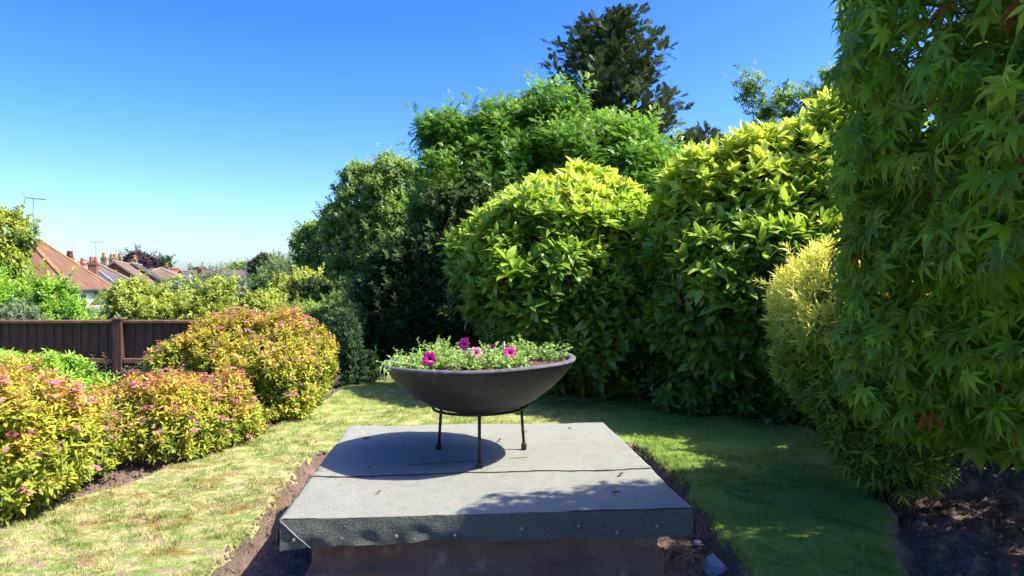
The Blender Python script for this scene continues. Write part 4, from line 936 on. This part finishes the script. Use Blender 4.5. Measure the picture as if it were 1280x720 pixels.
def house(label, N0, w_, d_, ang, eave, rise, roof_m, wall_m, kind='gable', gnd=-4.6, wins=(), name='house', over=.35, ridge=0.0, group=None, left=True):
    """N0: near right corner; the depth runs along ang (from +Y, leftward), the width runs left"""
    N0 = np.array(N0, float); dy = np.array([-math.sin(ang), math.cos(ang)]); dx = np.array([-math.cos(ang), -math.sin(ang)])
    def W(a, b, z): q = N0 + dx * a + dy * b; return (q[0], q[1], z)
    cc = N0 + dx * w_ / 2 + dy * d_ / 2; t = thing(name, label, 'house', (*cc, gnd), 0, group)
    m = MB(); P = [W(0, 0, gnd), W(w_, 0, gnd), W(w_, d_, gnd), W(0, d_, gnd), W(0, 0, eave), W(w_, 0, eave), W(w_, d_, eave), W(0, d_, eave)]; Fs = [(0, 1, 5, 4), (1, 2, 6, 5), (2, 3, 7, 6), (3, 0, 4, 7), (4, 5, 6, 7)]
    if kind == 'gable': P += [W(w_ / 2, 0, eave + rise), W(w_ / 2, d_, eave + rise)]; Fs += [(4, 5, 8), (7, 6, 9)]
    m.add(P, Fs).build('wall', wall_m, t)
    o = over; th = .14; r = MB(); ez = eave - o * rise / (w_ / 2) if kind != 'x' else eave
    hip = min(w_, d_) / 2
    if kind == 'gable':
        A = [W(-o, -o, ez), W(-o, d_ + o, ez), W(w_ / 2, d_ + o, eave + rise), W(w_ / 2, -o, eave + rise), W(w_ + o, d_ + o, ez), W(w_ + o, -o, ez)]
        B = [(x, y, z + th) for x, y, z in A]; r.add(A + B, [(6, 9, 8, 7), (9, 11, 10, 8), (0, 1, 2, 3), (3, 2, 4, 5), (0, 3, 9, 6), (3, 5, 11, 9), (1, 7, 8, 2), (2, 8, 10, 4), (0, 6, 7, 1), (5, 4, 10, 11)])
    else:
        rl = ridge / 2; 
        if d_ >= w_: a1, a2 = (w_ / 2, d_ / 2 - rl), (w_ / 2, d_ / 2 + rl)
        else: a1, a2 = (w_ / 2 - rl, d_ / 2), (w_ / 2 + rl, d_ / 2)
        A = [W(-o, -o, ez), W(w_ + o, -o, ez), W(w_ + o, d_ + o, ez), W(-o, d_ + o, ez), W(*a1, eave + rise), W(*a2, eave + rise)]
        if d_ >= w_: Fs = [(1, 0, 4), (0, 3, 5, 4), (3, 2, 5), (2, 1, 4, 5)]
        else: Fs = [(0, 3, 4), (1, 0, 4, 5), (2, 1, 5), (3, 2, 5, 4)]
        r.add(A, Fs + [(0, 1, 2, 3)])
    ro = r.build('roof', roof_m, t)
    g = MB(); 
    for a_, b_ in ((W(-o - .05, -o, ez - .04), W(-o - .05, d_ + o, ez - .04)), (W(-o, -o - .05, ez - .04), W(w_ + o, -o - .05, ez - .04)))[: (1 if kind == 'gable' else 2)]: g.tube([a_, b_], .07, 6)
    g.build('gutter', trimd, t)
    rd = MB()
    if kind == 'gable': rd.tube([W(w_ / 2, -o, eave + rise + th), W(w_ / 2, d_ + o, eave + rise + th)], .11, 6)
    else: rd.tube([A[4], A[0]], .09, 6); rd.tube([A[5], A[3]], .09, 6); rd.tube([A[4], A[1]], .09, 6); rd.tube([A[4], np.array(A[5]) + 1e-3], .09, 6)
    rd.build('ridge_tiles', lich_m if kind == 'hiplich' else ridge_m, ro)
    for (f_, u, z, ww, hh) in wins:          # f_: 'r' right side, 'f' front
        def Q(uu, zz, off): return W(-off, uu, zz) if f_ == 'r' else W(uu, -off, zz)
        fr = MB(); c_ = [Q(u + s * (ww / 2 + .06), z + q * (hh / 2 + .06), off) for off in (.02, .07) for s, q in ((-1, -1), (1, -1), (1, 1), (-1, 1))]
        fr.add(c_, [(4, 5, 6, 7), (0, 1, 5, 4), (1, 2, 6, 5), (2, 3, 7, 6), (3, 0, 4, 7)]); wi = fr.build('window', wht, t)
        gp = MB(); 
        for s in (-1, 1):
            a0, a1 = (u - ww / 2, u - .03) if s < 0 else (u + .03, u + ww / 2); gp.add([Q(a0, z - hh / 2, .074), Q(a1, z - hh / 2, .074), Q(a1, z + hh / 2, .074), Q(a0, z + hh / 2, .074)], [(0, 1, 2, 3)])
        gp.build('pane', glass_m, wi)
    return t, W
gh = 'houses down the hill beyond the fence'
h1, W = house('white walled house with a steep red tiled hip roof and an aerial, nearest and largest', (-19.4, 30), 5.2, 7.8, .34, 1.15, 2.35, red_t, wht, 'hiplich', wins=[('r', 1.6, .35, .9, .95), ('r', 4.6, .35, .8, .95), ('f', 1.2, .35, 1.0, 1.0), ('r', 3.2, -2.2, 1.2, 1.1)], ridge=1.8, group=gh, over=.14)
aer(h1, pt(42, 294, 33.5), 1.8, .55)
chimney(h1, pt(87.5, 331, 39), .3, .35, .35, .3, 1, plain('dark_pot', (.14, .05, .05)), 1.5)
h2, W = house('white house with a slate hip roof and double red chimney', (-23.9, 41), 7, 6, .3, 1.2, 1.15, slate, wht, 'hip', wins=[('r', 1.6, .3, 1.1, 1.0), ('f', 2.0, .3, 1.2, 1.0)], ridge=3.2, group=gh)
chimney(h2, pt(117, 334, 42.5), .50, .45, .22, .2, 2, None, .95, None, 1.35)
chimney(h2, pt(103, 333, 44), .35, .35, .1, .2, 1, None, 1.0)
h3, W = house('house with a plain brown roof just behind the slate one', (-27.3, 50), 7.5, 7, .45, 1.2, 1.9, brn_t, brick, 'hip', ridge=.6, group=gh)
chimney(h3, pt(130, 326, 53), .34, .34, .2, .2, 1, bpot_m, 1.2, plain('buff_brick', (.22, .15, .09)))
bb = plain('yellow_brick', (.26, .18, .10), .9, .3, 6)
h4, W = house('brown gabled house with two tall double chimneys in the middle of the row', (-30.0, 57.2), 6.0, 9, .4, .75, 2.3, brn_t, brick, 'gable', wins=[('f', 3.1, .7, 1.2, 1.0)], group=gh)
chimney(h4, pt(139.5, 328, 58.5), .34, .34, .30, .2, 1, bpot_m, 1.3, bb); chimney(h4, pt(143.5, 328, 59.5), .34, .34, .30, .2, 1, bpot_m, 1.3, bb)
chimney(h4, pt(149.7, 327, 62), .36, .36, .30, .2, 1, bpot_m, 1.3, bb); aer(h4, pt(146, 328, 62), 1.3, .35)
h5, W = house('light brown roofed house between the gabled house and the dark slate roof', (-32.8, 63.2), 6.0, 9, .4, .75, 2.3, brn_t, brick, 'gable', group=gh)
h6, W = house('terraced house with a long dark slate roof slope and a yellow chimney pot', (-34.95, 68.1), 5.6, 9, .4, 1.4, 1.85, dslate, brick, 'gable', group=gh)
chimney(h6, pt(168.3, 327, 71), .45, .4, .18, .2, 1, plain('yellow_pot', (.45, .28, .04)), 1.6, bb)
h7, W = house('low house with a pyramid shaped brown roof beside a red chimney', (-35.8, 74), 5.6, 5.6, .25, 1.8, 1.3, brn_t, brick, 'hip', ridge=.2, wins=[('f', 2.6, 1.1, 1.5, .6)], group=gh)
chimney(h7, pt(208, 337, 80), .55, .5, .3, .2, 1, None, 1.2)
h8, W = house('distant orange roofed house below the copper beech', (-44.5, 86), 6.2, 7, 1.2, 2.2, 1.4, org_t, brick, 'hip', ridge=3, group=gh)
h9, W = house('distant house with a plain orange roof at the end of the row', (-42.6, 89), 3.2, 4, 1.3, 1.6, 1.5, org_t, brick, 'gable', group=gh)
h10, W = house('long low distant building with a plum coloured roof above the far shrubs', (-50, 140), 12, 20, 1.57, 1.2, 2.6, purp, brick, 'gable', name='house', group=gh)
chimney(h10, pt(282, 339, 141), 1.0, .8, .3, 0, 2, None, 1.6)
h11, W = house('distant building with a flat looking blue grey roof between orange and plum roofs', (-57.5, 125), 7, 3, 1.57, 1.6, 1.9, slate, wht, 'gable', group=gh)
chimney(h11, pt(251, 339, 127), .9, .8, .3, 0, 2, None, 1.5)
h12, W = house('grey roofed garage glimpsed between the bright shrub and the layered tree', (-10.9, 18.5), 2.2, 3, .3, .0, .4, slate, wht, 'gable', gnd=-4.0, name='garage', group=None)

bt('copper_beech_tree', 'round purple leaved tree on the skyline behind the chimneys', [(-50.6, 92, 3.75, 1.5, 1.5, 1.35), (-49.2, 92, 3.4, 1.2, 1.5, 1.2), (-48.2, 92, 3.1, .9, 1.2, 1.0)], cop_m, 91, .45, 12, nlobe=24, lr=(.3, .6), trunk=(.3, 0))
bt('skyline_tree', 'small pointed dark green tree on the right of the purple one', [(-47.0, 92, 3.3, .55, .6, 1.6)], dark_m, 92, .4, 16, nlobe=8, lr=(.3, .5), trunk=(.2, 0))
for (pxc, pyt, Y, wd, m_, lab, sd) in ((250, 336, 150, 2.4, dark_m, 'tiny dark tree behind the blue grey roof', 93), (300, 330, 150, 2.8, mid_m, 'low green tree behind the middle of the plum roof', 94), (331, 320, 120, 1.9, pine_m, 'dark pine at the right end of the plum roof', 96), (345, 328, 110, 1.8, wil_m, 'brownish tree between the pine and the willow', 97)):
    p = pt(pxc, pyt, Y); r_ = wd * .8; bt('skyline_tree', lab, [(p[0], Y, p[2] - r_, wd * .8, 1.2, r_), (p[0] + wd * .7, Y, p[2] - r_ * 1.4, wd * .7, 1.2, r_), (p[0] - wd * .7, Y, p[2] - r_ * 1.5, wd * .6, 1.2, r_)], m_, sd, .6, 9, nlobe=16, lr=(.4, .8), trunk=(.25, 0), group='small trees on the skyline')
bt('bare_tree', 'thin lilac grey bare looking tree on the skyline', [(pt(315, 331, 130)[0], 130, 4.2, 1.0, .8, 1.4)], plain('lilac', (.30, .25, .30)), 95, .6, 8, nlobe=6, lr=(.3, .5), T=T_ST, trunk=(.18, 0), inner=0)
# far gardens: rows of hedges and trees between the houses
rng = np.random.RandomState(77)
for i, (pxc, pyt, Y, wd) in enumerate(((225, 352, 60, 3.0), (262, 349, 70, 4.5), (300, 350, 75, 4.0), (150, 362, 34, 2.5), (205, 358, 38, 2.4), (340, 345, 60, 3.5), (375, 338, 45, 3.0), (410, 330, 40, 3.0), (60, 372, 22, 2.2), (-10, 360, 24, 3.0))):
    p = pt(pxc, pyt, Y); g0 = float(terrain(np.array([p[0]]), np.array([Y]))[0]); h = p[2] - g0
    labs = ['rounded green tree below the orange roofs', 'broad dull green tree below the blue grey roof', 'broad dull green tree below the plum roof', 'green tree below the white walled slate roofed house', 'green tree under the long dark slate roof', 'green tree left of the willow', 'green tree directly behind the willow', 'green tree glimpsed below the lower oak', 'green tree in front of the large red roofed house', 'green tree at the left edge below the red roof']
    bt('garden_tree', labs[i], [(p[0], Y, p[2] - h * .35, wd * .6, wd * .5, h * .35), (p[0] + wd * .45, Y, p[2] - h * .45, wd * .45, wd * .4, h * .35), (p[0] - wd * .45, Y, p[2] - h * .5, wd * .45, wd * .4, h * .36)], [mid_m, grey_m, mid_m][i % 3], 100 + i, .09 + Y * .006, 900 / Y / (1 + Y / 40), nlobe=14, lr=(wd * .1, wd * .2), trunk=(.15, 0), group='garden trees among the houses', tipfn=tg)
